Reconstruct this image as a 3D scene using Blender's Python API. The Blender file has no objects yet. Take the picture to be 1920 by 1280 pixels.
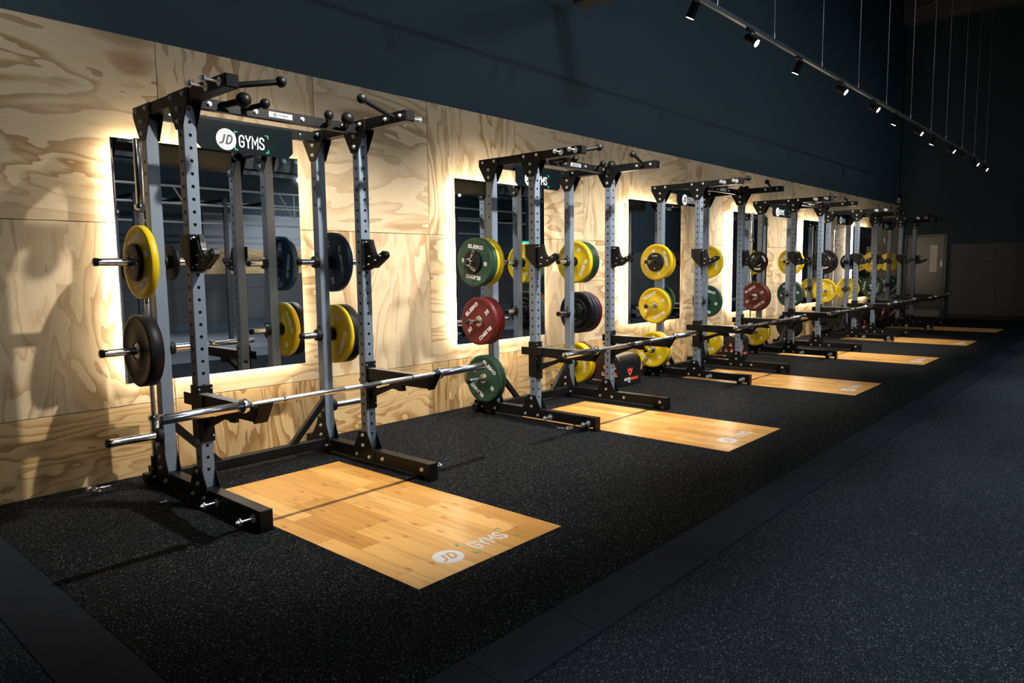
import bpy, bmesh, math, random
from mathutils import Vector, Matrix
random.seed(7)
S = bpy.context.scene
COL = S.collection

# ------------------------------------------------------------------ camera, exposure, world
cd = bpy.data.cameras.new('camera')
cam = bpy.data.objects.new('camera', cd); COL.objects.link(cam)
F_PX = 1340.592
cd.sensor_fit = 'HORIZONTAL'; cd.sensor_width = 36.0
cd.lens = F_PX / 1920 * 36.0
cd.clip_start = 0.05; cd.clip_end = 200
YAW, PITCH, ROLL = map(math.radians, (41.8698, -5.7757, -0.653))
Fv = Vector((math.cos(YAW)*math.cos(PITCH), math.sin(YAW)*math.cos(PITCH), math.sin(PITCH)))
Rv = Vector((math.sin(YAW), -math.cos(YAW), 0)); Uv = Rv.cross(Fv)
R2 = Rv*math.cos(ROLL) + Uv*math.sin(ROLL); U2 = -Rv*math.sin(ROLL) + Uv*math.cos(ROLL)
cam.matrix_world = Matrix(((R2.x, U2.x, -Fv.x, 0.0), (R2.y, U2.y, -Fv.y, -5.1444), (R2.z, U2.z, -Fv.z, 1.3906), (0, 0, 0, 1)))
S.camera = cam
S.view_settings.view_transform = 'Standard'; S.view_settings.look = 'None'
S.view_settings.exposure = 0.0; S.view_settings.gamma = 1.0
S.view_settings.use_curve_mapping = False
W = bpy.data.worlds.new('world'); S.world = W; W.use_nodes = True
W.node_tree.nodes['Background'].inputs[0].default_value = (0.02, 0.03, 0.04, 1)
W.node_tree.nodes['Background'].inputs[1].default_value = 0.3
# lamp powers (each belongs to a lamp built further down)
P_DOWN, P_OUT, P_FAR, P_FILL = 580.0, 430.0, 150.0, 500.0
LED_STRENGTH = 58.0
# key positions, metres: X along the plywood wall, Y out of it (room at negative Y), Z up
D_MIR = 3.065
RACK_DX = [0.0, 3.077, 6.19, 9.275, 12.42, 15.5]
END_X = 21.2
TRACK_Y, TRACK_Z = -2.33, 3.5

# ------------------------------------------------------------------ materials
MATS = {}
def nt(name):
    m = bpy.data.materials.new(name); m.use_nodes = True
    t = m.node_tree; return m, t, t.nodes, t.links, t.nodes['Principled BSDF']
def simple(name, col, rough=0.5, metal=0.0, bump=0.0, bscale=200.0, spec=0.5, coat=0.0, var=0.0):
    if name in MATS: return MATS[name]
    m, t, N, L, b = nt(name)
    b.inputs['Base Color'].default_value = (*col, 1); b.inputs['Roughness'].default_value = rough
    b.inputs['Metallic'].default_value = metal; b.inputs['Specular IOR Level'].default_value = spec
    b.inputs['Coat Weight'].default_value = coat
    tc = N.new('ShaderNodeTexCoord'); nz = N.new('ShaderNodeTexNoise'); nz.inputs['Scale'].default_value = bscale
    L.new(tc.outputs['Object'], nz.inputs['Vector'])
    if bump > 0:
        bp = N.new('ShaderNodeBump'); bp.inputs['Strength'].default_value = bump; bp.inputs['Distance'].default_value = 0.002
        L.new(nz.outputs['Fac'], bp.inputs['Height']); L.new(bp.outputs['Normal'], b.inputs['Normal'])
    if var > 0:
        n2 = N.new('ShaderNodeTexNoise'); n2.inputs['Scale'].default_value = 9; L.new(tc.outputs['Object'], n2.inputs['Vector'])
        mx = N.new('ShaderNodeMixRGB'); mx.blend_type = 'MULTIPLY'; mx.inputs[0].default_value = var
        mx.inputs[1].default_value = (*col, 1); L.new(n2.outputs['Color'], mx.inputs[2]); L.new(mx.outputs[0], b.inputs['Base Color'])
    MATS[name] = m; return m
def emit(name, col, s):
    m, t, N, L, b = nt(name)
    b.inputs['Base Color'].default_value = (0, 0, 0, 1); b.inputs['Emission Color'].default_value = (*col, 1)
    b.inputs['Emission Strength'].default_value = s; MATS[name] = m; return m
def mth(N, L, op, a, b=None, c=None):
    n = N.new('ShaderNodeMath'); n.operation = op
    for i, v in enumerate((a, b, c)):
        if v is None: continue
        if isinstance(v, (int, float)): n.inputs[i].default_value = v
        else: L.new(v, n.inputs[i])
    return n.outputs[0]
def ramp(N, L, fac, stops, interp='LINEAR'):
    r = N.new('ShaderNodeValToRGB'); r.color_ramp.interpolation = interp
    els = r.color_ramp.elements
    while len(els) < len(stops): els.new(0.5)
    for e, (p, c) in zip(els, stops): e.position = p; e.color = (*c, 1)
    L.new(fac, r.inputs[0]); return r.outputs[0]

steel_blue = simple('slate_grey_paint', (0.138, 0.175, 0.228), 0.42, 0.0, 0.05, 400)
black_paint = simple('black_powder_coat', (0.0060, 0.0062, 0.0066), 0.42, 0.0, 0.08, 500, 0.16)
black_rubber = simple('black_rubber', (0.008, 0.008, 0.0085), 0.55, 0.0, 0.25, 350, 0.3)
black_plastic = simple('black_plastic', (0.006, 0.006, 0.0065), 0.28, 0.0, 0, 10, 0.35)
chrome = simple('chrome', (0.80, 0.82, 0.86), 0.2, 1.0)
knurl = simple('knurled_chrome', (0.62, 0.62, 0.64), 0.38, 1.0, 0.5, 900)
zinc = simple('zinc_bolt', (0.66, 0.72, 0.78), 0.38, 0.9)
worn_steel = simple('worn_steel', (0.55, 0.52, 0.47), 0.3, 1.0, 0.1, 120)
arm_pad = simple('worn_arm_liner', (0.36, 0.34, 0.31), 0.4, 0.6, 0.15, 90, var=0.5)
white_print = simple('white_print', (0.72, 0.74, 0.78), 0.5)
light_print = simple('pale_grey_print', (0.42, 0.43, 0.42), 0.5)
green_print = simple('green_print', (0.0, 0.33, 0.14), 0.5)
orange_print = simple('orange_print', (0.85, 0.10, 0.03), 0.5)
badge_metal = simple('badge_metal', (0.26, 0.26, 0.27), 0.4, 0.3)
dark_print_hole_shade = simple('dark_print_hole_shade', (0.01, 0.01, 0.012), 0.5)  # dark ink, and the painted shade inside post and leg holes
sign_black = simple('gloss_black_sign', (0.0035, 0.0068, 0.0088), 0.2, 0.0, 0, 10, 0.3)
vinyl = simple('black_vinyl', (0.007, 0.0078, 0.010), 0.36, 0.0, 0.1, 60)
P_COL = {'yellow': (0.57, 0.405, 0.004), 'green': (0.015, 0.054, 0.032), 'red': (0.098, 0.0075, 0.0075),
         'blue': (0.004, 0.024, 0.058), 'black': (0.0075, 0.0075, 0.008), 'white': (0.62, 0.58, 0.5)}
P_MAT = {k: simple('plate_' + k, v, 0.46, 0.0, 0.12, 260, 0.16 if k == 'black' else 0.3, var=0.0) for k, v in P_COL.items()}

def mat_dark_wall():
    m, t, N, L, b = nt('dark_blue_wall_paint')
    tc = N.new('ShaderNodeTexCoord'); nz = N.new('ShaderNodeTexNoise'); nz.inputs['Scale'].default_value = 0.7
    mp = N.new('ShaderNodeMapping'); mp.inputs['Scale'].default_value = (1.0, 1.0, 0.15)
    L.new(tc.outputs['Object'], mp.inputs[0]); L.new(mp.outputs[0], nz.inputs['Vector'])
    c = ramp(N, L, nz.outputs['Fac'], [(0.3, (0.024, 0.050, 0.067)), (0.7, (0.028, 0.057, 0.076))])
    L.new(c, b.inputs['Base Color']); b.inputs['Roughness'].default_value = 0.75
    return m
dark_wall = mat_dark_wall()

def mat_plywood():
    m, t, N, L, b = nt('pine_plywood')
    tc = N.new('ShaderNodeTexCoord'); at = N.new('ShaderNodeAttribute'); at.attribute_name = 'panel'
    sp = N.new('ShaderNodeSeparateXYZ'); L.new(tc.outputs['Object'], sp.inputs[0])
    sc = N.new('ShaderNodeSeparateColor'); L.new(at.outputs['Color'], sc.inputs[0])
    rx, rz, ori = sc.outputs[0], sc.outputs[1], sc.outputs[2]
    # along-grain coordinate g, across-grain coordinate h
    g = mth(N, L, 'ADD', mth(N, L, 'MULTIPLY', sp.outputs[0], ori), mth(N, L, 'MULTIPLY', sp.outputs[2], mth(N, L, 'SUBTRACT', 1, ori)))
    h = mth(N, L, 'ADD', mth(N, L, 'MULTIPLY', sp.outputs[2], ori), mth(N, L, 'MULTIPLY', sp.outputs[0], mth(N, L, 'SUBTRACT', 1, ori)))
    g = mth(N, L, 'ADD', g, mth(N, L, 'MULTIPLY', rx, 37.0)); h = mth(N, L, 'ADD', h, mth(N, L, 'MULTIPLY', rz, 53.0))
    cb = N.new('ShaderNodeCombineXYZ'); L.new(mth(N, L, 'MULTIPLY', g, 0.55), cb.inputs[0]); L.new(mth(N, L, 'MULTIPLY', h, 2.1), cb.inputs[1])
    L.new(mth(N, L, 'MULTIPLY', rz, 9.0), cb.inputs[2])
    n1 = N.new('ShaderNodeTexNoise'); n1.inputs['Scale'].default_value = 1.25; n1.inputs['Detail'].default_value = 3.2
    n1.inputs['Roughness'].default_value = 0.48; n1.inputs['Distortion'].default_value = 0.55
    L.new(cb.outputs[0], n1.inputs['Vector'])
    # ragged edge noise: stretched hard along the grain
    c2 = N.new('ShaderNodeCombineXYZ'); L.new(mth(N, L, 'MULTIPLY', g, 5.0), c2.inputs[0]); L.new(mth(N, L, 'MULTIPLY', h, 46.0), c2.inputs[1])
    n2 = N.new('ShaderNodeTexNoise'); n2.inputs['Scale'].default_value = 1.0; n2.inputs['Detail'].default_value = 3; L.new(c2.outputs[0], n2.inputs['Vector'])
    v = mth(N, L, 'ADD', mth(N, L, 'MULTIPLY', n1.outputs['Fac'], mth(N, L, 'MULTIPLY_ADD', at.outputs['Alpha'], 4.4, 9.0)), mth(N, L, 'MULTIPLY', n2.outputs['Fac'], 0.20))
    fr = mth(N, L, 'FRACT', v)
    band = ramp(N, L, fr, [(0.0, (0.63, 0.50, 0.325)), (0.50, (0.60, 0.46, 0.28)), (0.64, (0.50, 0.345, 0.185)), (0.84, (0.375, 0.235, 0.11)), (0.965, (0.33, 0.195, 0.085)), (1.0, (0.63, 0.50, 0.325))])
    # soft patch that fades bands out over parts of a sheet
    n3 = N.new('ShaderNodeTexNoise'); n3.inputs['Scale'].default_value = 0.9; n3.inputs['Detail'].default_value = 1.5; L.new(cb.outputs[0], n3.inputs['Vector'])
    pf = N.new('ShaderNodeMapRange'); pf.inputs[1].default_value = 0.40; pf.inputs[2].default_value = 0.62; L.new(n3.outputs['Fac'], pf.inputs[0])
    mx = N.new('ShaderNodeMixRGB'); L.new(mth(N, L, 'MULTIPLY', pf.outputs[0], 0.55), mx.inputs[0]); L.new(band, mx.inputs[1]); mx.inputs[2].default_value = (0.62, 0.49, 0.325, 1)
    # fine fibre
    c3 = N.new('ShaderNodeCombineXYZ'); L.new(mth(N, L, 'MULTIPLY', g, 12.0), c3.inputs[0]); L.new(mth(N, L, 'MULTIPLY', h, 260.0), c3.inputs[1])
    n4 = N.new('ShaderNodeTexNoise'); n4.inputs['Scale'].default_value = 1; n4.inputs['Detail'].default_value = 2; L.new(c3.outputs[0], n4.inputs['Vector'])
    fb = ramp(N, L, n4.outputs['Fac'], [(0.3, (0.86, 0.85, 0.84)), (0.7, (1.03, 1.03, 1.03))])
    m2 = N.new('ShaderNodeMixRGB'); m2.blend_type = 'MULTIPLY'; m2.inputs[0].default_value = 1; L.new(mx.outputs[0], m2.inputs[1]); L.new(fb, m2.inputs[2])
    # knots
    c4 = N.new('ShaderNodeCombineXYZ'); L.new(mth(N, L, 'MULTIPLY', g, 0.9), c4.inputs[0]); L.new(mth(N, L, 'MULTIPLY', h, 1.6), c4.inputs[1])
    vo = N.new('ShaderNodeTexVoronoi'); vo.inputs['Scale'].default_value = 1.3; L.new(c4.outputs[0], vo.inputs['Vector'])
    kn = ramp(N, L, vo.outputs['Distance'], [(0.0, (0.30, 0.16, 0.07)), (0.018, (0.62, 0.5, 0.38)), (0.035, (1, 1, 1))])
    m3 = N.new('ShaderNodeMixRGB'); m3.blend_type = 'MULTIPLY'; m3.inputs[0].default_value = 0.85; L.new(m2.outputs[0], m3.inputs[1]); L.new(kn, m3.inputs[2])
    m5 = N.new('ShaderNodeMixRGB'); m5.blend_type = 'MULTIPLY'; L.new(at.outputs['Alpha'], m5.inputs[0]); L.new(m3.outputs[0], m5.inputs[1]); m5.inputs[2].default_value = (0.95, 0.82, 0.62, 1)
    L.new(m5.outputs[0], b.inputs['Base Color'])
    b.inputs['Roughness'].default_value = 0.48; b.inputs['Specular IOR Level'].default_value = 0.35
    return m
plywood = mat_plywood()

def mat_speckle(name, base, seam=None, density=0.3, fleck=1.0):
    m, t, N, L, b = nt(name)
    tc = N.new('ShaderNodeTexCoord')
    cur = None
    for k, (scale, thr, rad, col) in enumerate([(105, 1 - density*0.6, 0.30, 0.30), (170, 1 - density, 0.36, 0.20), (260, 1 - density*1.3, 0.38, 0.12)]):
        vo = N.new('ShaderNodeTexVoronoi'); vo.inputs['Scale'].default_value = scale
        vo.voronoi_dimensions = '2D'
        L.new(tc.outputs['Object'], vo.inputs['Vector'])
        sc = N.new('ShaderNodeSeparateColor'); L.new(vo.outputs['Color'], sc.inputs[0])
        a = mth(N, L, 'GREATER_THAN', sc.outputs[0], thr); d = mth(N, L, 'LESS_THAN', vo.outputs['Distance'], mth(N, L, 'MULTIPLY', sc.outputs[1], rad*1.4))
        v = mth(N, L, 'MULTIPLY', mth(N, L, 'MULTIPLY', a, d), mth(N, L, 'MULTIPLY_ADD', sc.outputs[2], col*0.8*fleck, col*0.2*fleck))
        cur = v if cur is None else mth(N, L, 'MAXIMUM', cur, v)
    nz = N.new('ShaderNodeTexNoise'); nz.inputs['Scale'].default_value = 1.1; nz.inputs['Detail'].default_value = 3; L.new(tc.outputs['Object'], nz.inputs['Vector'])
    dust = mth(N, L, 'MULTIPLY_ADD', nz.outputs['Fac'], 0.0016, 0.0)
    cc = N.new('ShaderNodeCombineColor')
    for i in range(3): L.new(mth(N, L, 'ADD', mth(N, L, 'ADD', cur, dust), base[i]), cc.inputs[i])
    out = cc.outputs[0]
    if seam:
        bk = N.new('ShaderNodeTexBrick'); bk.offset = 0.0; bk.inputs['Scale'].default_value = 1.0
        bk.inputs['Mortar Size'].default_value = 0.0028; bk.inputs['Mortar Smooth'].default_value = 0.3
        bk.inputs['Brick Width'].default_value = seam; bk.inputs['Row Height'].default_value = seam
        mp = N.new('ShaderNodeMapping'); mp.inputs['Location'].default_value = (0.07, 0.372, 0); L.new(tc.outputs['Object'], mp.inputs[0]); L.new(mp.outputs[0], bk.inputs['Vector'])
        mx = N.new('ShaderNodeMixRGB'); L.new(mth(N, L, 'MULTIPLY', bk.outputs['Fac'], 0.65), mx.inputs[0]); L.new(out, mx.inputs[1]); mx.inputs[2].default_value = (0.003, 0.003, 0.003, 1)
        out = mx.outputs[0]
    L.new(out, b.inputs['Base Color'])
    b.inputs['Roughness'].default_value = 0.62; b.inputs['Specular IOR Level'].default_value = 0.006
    n2 = N.new('ShaderNodeTexNoise'); n2.inputs['Scale'].default_value = 160; L.new(tc.outputs['Object'], n2.inputs['Vector'])
    bp = N.new('ShaderNodeBump'); bp.inputs['Strength'].default_value = 0.35; bp.inputs['Distance'].default_value = 0.003
    L.new(n2.outputs['Fac'], bp.inputs['Height']); L.new(bp.outputs['Normal'], b.inputs['Normal'])
    return m
mat_floor = mat_speckle('speckled_rubber_mat', (0.0026, 0.0036, 0.0048), 1.0, 0.28, 0.52)
low_floor = mat_speckle('speckled_rubber_floor', (0.0105, 0.0125, 0.0160), None, 0.34, 0.45)

def mat_oak():
    m, t, N, L, b = nt('oak_boards')
    tc = N.new('ShaderNodeTexCoord'); sp = N.new('ShaderNodeSeparateXYZ'); L.new(tc.outputs['Object'], sp.inputs[0])
    oi = N.new('ShaderNodeObjectInfo')
    off = mth(N, L, 'MULTIPLY', oi.outputs['Random'], 31.0)
    cb = N.new('ShaderNodeCombineXYZ'); L.new(mth(N, L, 'ADD', sp.outputs[1], off), cb.inputs[0]); L.new(mth(N, L, 'ADD', sp.outputs[0], 0.02), cb.inputs[1])
    bk = N.new('ShaderNodeTexBrick'); bk.inputs['Scale'].default_value = 1; bk.inputs['Brick Width'].default_value = 0.62; bk.inputs['Row Height'].default_value = 0.127
    bk.offset = 0.37; bk.offset_frequency = 3; bk.inputs['Mortar Size'].default_value = 0.0011; bk.inputs['Mortar Smooth'].default_value = 0.2; bk.inputs['Bias'].default_value = 0.0
    bk.inputs['Color1'].default_value = (0, 0, 0, 1); bk.inputs['Color2'].default_value = (1, 1, 1, 1); bk.inputs['Mortar'].default_value = (0.5, 0.5, 0.5, 1)
    L.new(cb.outputs[0], bk.inputs['Vector'])
    tone = ramp(N, L, bk.outputs['Color'], [(0.0, (0.50, 0.225, 0.045)), (0.3, (0.60, 0.295, 0.066)), (0.6, (0.67, 0.35, 0.090)), (1.0, (0.74, 0.415, 0.13))])
    gr = N.new('ShaderNodeCombineXYZ'); L.new(mth(N, L, 'MULTIPLY', mth(N, L, 'ADD', sp.outputs[1], off), 2.2), gr.inputs[0]); L.new(mth(N, L, 'MULTIPLY', sp.outputs[0], 26.0), gr.inputs[1]); L.new(mth(N, L, 'MULTIPLY', bk.outputs['Color'], 9.0), gr.inputs[2])
    n1 = N.new('ShaderNodeTexNoise'); n1.inputs['Scale'].default_value = 1; n1.inputs['Detail'].default_value = 4; n1.inputs['Distortion'].default_value = 0.7; L.new(gr.outputs[0], n1.inputs['Vector'])
    g1 = ramp(N, L, n1.outputs['Fac'], [(0.32, (0.78, 0.72, 0.64)), (0.5, (1, 1, 1)), (0.72, (1.06, 1.05, 1.0))])
    mx = N.new('ShaderNodeMixRGB'); mx.blend_type = 'MULTIPLY'; mx.inputs[0].default_value = 0.9; L.new(tone, mx.inputs[1]); L.new(g1, mx.inputs[2])
    kc = N.new('ShaderNodeCombineXYZ'); L.new(mth(N, L, 'MULTIPLY', mth(N, L, 'ADD', sp.outputs[1], off), 1.6), kc.inputs[0]); L.new(mth(N, L, 'MULTIPLY', sp.outputs[0], 4.2), kc.inputs[1])
    vo = N.new('ShaderNodeTexVoronoi'); vo.inputs['Scale'].default_value = 1.5; vo.voronoi_dimensions = '2D'; L.new(kc.outputs[0], vo.inputs['Vector'])
    kn = ramp(N, L, vo.outputs['Distance'], [(0.0, (0.16, 0.09, 0.05)), (0.03, (0.55, 0.45, 0.36)), (0.10, (1, 1, 1))])
    m2 = N.new('ShaderNodeMixRGB'); m2.blend_type = 'MULTIPLY'; m2.inputs[0].default_value = 0.8; L.new(mx.outputs[0], m2.inputs[1]); L.new(kn, m2.inputs[2])
    m3 = N.new('ShaderNodeMixRGB'); L.new(mth(N, L, 'MULTIPLY', bk.outputs['Fac'], 0.75), m3.inputs[0]); L.new(m2.outputs[0], m3.inputs[1]); m3.inputs[2].default_value = (0.10, 0.045, 0.015, 1)
    L.new(m3.outputs[0], b.inputs['Base Color']); b.inputs['Roughness'].default_value = 0.42; b.inputs['Coat Weight'].default_value = 0.12; b.inputs['Coat Roughness'].default_value = 0.2; b.inputs['Specular IOR Level'].default_value = 0.35
    return m
oak = mat_oak()

def mat_mirror():
    m, t, N, L, b = nt('mirror_glass')
    b.inputs['Base Color'].default_value = (0.80, 0.84, 0.86, 1); b.inputs['Metallic'].default_value = 1.0; b.inputs['Roughness'].default_value = 0.012
    return m
mirror_mat = mat_mirror()
def mat_mesh_panel():
    m, t, N, L, b = nt('perforated_dado')
    tc = N.new('ShaderNodeTexCoord'); ck = N.new('ShaderNodeTexVoronoi'); ck.inputs['Scale'].default_value = 26; ck.inputs['Randomness'].default_value = 0.0
    L.new(tc.outputs['Object'], ck.inputs['Vector'])
    c = ramp(N, L, ck.outputs['Distance'], [(0.25, (0.020, 0.020, 0.021)), (0.45, (0.062, 0.060, 0.061))])
    L.new(c, b.inputs['Base Color']); b.inputs['Roughness'].default_value = 0.7; return m
dado_mat = mat_mesh_panel()
led_mat = emit('warm_led_strip', (1.0, 0.86, 0.64), LED_STRENGTH)
lens_mat = emit('lamp_lens', (1.0, 0.96, 0.86), 60.0)
lens_cool = emit('lamp_lens_cool', (0.90, 0.94, 1.0), 60.0)

# ------------------------------------------------------------------ mesh helpers
class MB:
    def __init__(s): s.bm = bmesh.new(); s.mi = 0
    def _fin(s, verts, faces, smooth=False):
        vs = [s.bm.verts.new(v) for v in verts]; out = []
        for f in faces:
            try:
                fc = s.bm.faces.new([vs[i] for i in f]); fc.smooth = smooth; fc.material_index = s.mi; out.append(fc)
            except ValueError: pass
        return vs, out
    def box(s, x0, x1, y0, y1, z0, z1, bev=0.0, M=None, seg=1):
        v = [(x, y, z) for x in (x0, x1) for y in (y0, y1) for z in (z0, z1)]
        if M is not None: v = [M @ Vector(p) for p in v]
        f = [(0, 1, 3, 2), (4, 6, 7, 5), (0, 4, 5, 1), (2, 3, 7, 6), (0, 2, 6, 4), (1, 5, 7, 3)]
        vs, fs = s._fin(v, f)
        if bev > 0:
            es = list({e for fc in fs for e in fc.edges})
            bmesh.ops.bevel(s.bm, geom=es, offset=bev, segments=seg, affect='EDGES', profile=0.7, material=-1)
        return s
    def cyl(s, a, b, r, n=16, r2=None, caps=True, smooth=True):
        a = Vector(a); b = Vector(b); d = (b - a).normalized(); r2 = r if r2 is None else r2
        u = d.cross(Vector((0, 0, 1)) if abs(d.z) < 0.9 else Vector((1, 0, 0))).normalized(); w = d.cross(u)
        ring = [(math.cos(2*math.pi*i/n), math.sin(2*math.pi*i/n)) for i in range(n)]
        v = [a + (u*c + w*q)*r for c, q in ring] + [b + (u*c + w*q)*r2 for c, q in ring]
        f = [(i, (i+1) % n, n + (i+1) % n, n + i) for i in range(n)]
        s._fin(v, f, smooth)
        if caps: s._fin(v[:n], [tuple(range(n))[::-1]]); s._fin(v[n:], [tuple(range(n))])
        return s
    def lathe(s, prof, n=48, o=(0, 0, 0), axis='x', smooth=True, close=True):
        # prof: list of (radius, along)
        v = []; P = len(prof)
        for i in range(n):
            c, q = math.cos(2*math.pi*i/n), math.sin(2*math.pi*i/n)
            for r, h in prof:
                p = {'x': (h, r*c, r*q), 'y': (r*c, h, r*q), 'z': (r*c, r*q, h)}[axis]
                v.append((p[0]+o[0], p[1]+o[1], p[2]+o[2]))
        f = []; m = P if close else P - 1
        for i in range(n):
            for j in range(m):
                f.append((i*P+j, i*P+(j+1) % P, ((i+1) % n)*P+(j+1) % P, ((i+1) % n)*P+j))
        s._fin(v, f, smooth); return s
    def ball(s, c, r, u=20, v=12):
        M = Matrix.Translation(c); g = bmesh.ops.create_uvsphere(s.bm, u_segments=u, v_segments=v, radius=r, matrix=M)
        for vt in g['verts']:
            for fc in vt.link_faces: fc.smooth = True; fc.material_index = s.mi
        return s
    def prism(s, poly, a0, a1, axis='x', bev=0.0):
        # poly in the plane across the axis: x->(y,z), y->(x,z), z->(x,y)
        def mk(p, h): return {'x': (h, p[0], p[1]), 'y': (p[0], h, p[1]), 'z': (p[0], p[1], h)}[axis]
        n = len(poly); v = [mk(p, a0) for p in poly] + [mk(p, a1) for p in poly]
        f = [tuple(range(n)), tuple(range(n, 2*n))[::-1]] + [(i, n+i, n+(i+1) % n, (i+1) % n) for i in range(n)]
        vs, fs = s._fin(v, f)
        if bev > 0:
            es = list({e for fc in fs for e in fc.edges}); bmesh.ops.bevel(s.bm, geom=es, offset=bev, segments=1, affect='EDGES', material=-1)
        return s
    def tube(s, pts, r, n=10, closed=False):
        pts = [Vector(p) for p in pts]; m = len(pts); rings = []
        prev = None
        for i, p in enumerate(pts):
            d = (pts[min(i+1, m-1)] - pts[max(i-1, 0)]).normalized()
            if prev is None: u = d.cross(Vector((0, 0, 1)) if abs(d.z) < 0.9 else Vector((1, 0, 0))).normalized()
            else: u = (prev - d*prev.dot(d)).normalized()
            prev = u; w = d.cross(u)
            rings += [p + (u*math.cos(2*math.pi*k/n) + w*math.sin(2*math.pi*k/n))*r for k in range(n)]
        f = [(i*n+k, i*n+(k+1) % n, (i+1)*n+(k+1) % n, (i+1)*n+k) for i in range(m-1) for k in range(n)]
        s._fin(rings, f, True); s._fin(rings[:n], [tuple(range(n))]); s._fin(rings[-n:], [tuple(range(n))]); return s
    def mesh(s, me, M):
        tmp = bmesh.new(); tmp.from_mesh(me)
        for v in tmp.verts: v.co = M @ v.co
        vm = [s.bm.verts.new(v.co) for v in tmp.verts]; tmp.verts.index_update()
        for fc in tmp.faces:
            try: nf = s.bm.faces.new([vm[v.index] for v in fc.verts]); nf.material_index = s.mi
            except ValueError: pass
        tmp.free(); return s
    def obj(s, name, mat, parent=None, origin=(0, 0, 0)):
        o = Vector(origin)
        if parent is not None: o = Vector(parent['_o'])
        bmesh.ops.recalc_face_normals(s.bm, faces=s.bm.faces)
        for v in s.bm.verts: v.co -= o
        me = bpy.data.meshes.new(name); s.bm.to_mesh(me); s.bm.free()
        for m in (mat if isinstance(mat, (list, tuple)) else [mat]): me.materials.append(m)
        ob = bpy.data.objects.new(name, me); COL.objects.link(ob)
        ob['_o'] = tuple(o)
        if parent is not None: ob.parent = parent
        else: ob.location = o
        return ob

def tag(o, label, cat, group=None, kind=None):
    if label: o['label'] = label
    if cat: o['category'] = cat
    if group: o['group'] = group
    if kind: o['kind'] = kind
    return o
def thing(name, label, cat, o, group=None):
    e = bpy.data.objects.new(name, None); COL.objects.link(e); e.location = o; e['_o'] = tuple(o); e.empty_display_size = 0.1
    return tag(e, label, cat, group)
def struct(o): o['kind'] = 'structure'; return o
def dup(root, loc, label=None, group=None, rot=None, skip=()):
    r = root.copy(); COL.objects.link(r); r.location = loc; r['_o'] = tuple(loc)
    if rot is not None: r.rotation_euler = rot
    if label: r['label'] = label
    if group: r['group'] = group
    def rec(src, dst):
        for ch in list(src.children):
            if ch.name.split('.')[0] in skip: continue
            c = ch.copy(); COL.objects.link(c); c.parent = dst; rec(ch, c)
    rec(root, r); return r
TXT = {}
def text_mesh(body, size, ext=0.001, offset=0.0, shear=0.0, space=1.0):
    key = (body, size, ext, offset, shear, space)
    if key in TXT: return TXT[key]
    cu = bpy.data.curves.new('txt', 'FONT'); cu.body = body; cu.size = size; cu.extrude = ext; cu.offset = offset; cu.shear = shear
    cu.align_x = 'CENTER'; cu.align_y = 'CENTER'; cu.space_character = space; cu.resolution_u = 3
    ob = bpy.data.objects.new('txt', cu); COL.objects.link(ob)
    dg = bpy.context.evaluated_depsgraph_get(); me = bpy.data.meshes.new_from_object(ob.evaluated_get(dg))
    bpy.data.objects.remove(ob); bpy.data.curves.remove(cu)
    xs = [v.co.x for v in me.vertices]; ys = [v.co.y for v in me.vertices]
    cx, cy = (min(xs)+max(xs))/2, (min(ys)+max(ys))/2
    for v in me.vertices: v.co.x -= cx; v.co.y -= cy
    TXT[key] = me; return me
def face_M(o, right, up, sx=1.0, sy=1.0, rot=0.0):
    r = Vector(right).normalized(); u = Vector(up).normalized(); n = r.cross(u)
    M = Matrix(((r.x, u.x, n.x, 0), (r.y, u.y, n.y, 0), (r.z, u.z, n.z, 0), (0, 0, 0, 1)))
    return Matrix.Translation(o) @ M @ Matrix.Rotation(rot, 4, 'Z') @ Matrix.Diagonal((sx, sy, 1, 1))
def fit_text(mb, body, c, right, up, w, h, ext=0.001, offset=0.0, shear=0.0, space=1.0, rot=0.0):
    me = text_mesh(body, 0.1, ext, offset, shear, space)
    xs = [v.co.x for v in me.vertices]; ys = [v.co.y for v in me.vertices]
    mb.mesh(me, face_M(c, right, up, w/(max(xs)-min(xs)), h/(max(ys)-min(ys)), rot))

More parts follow.
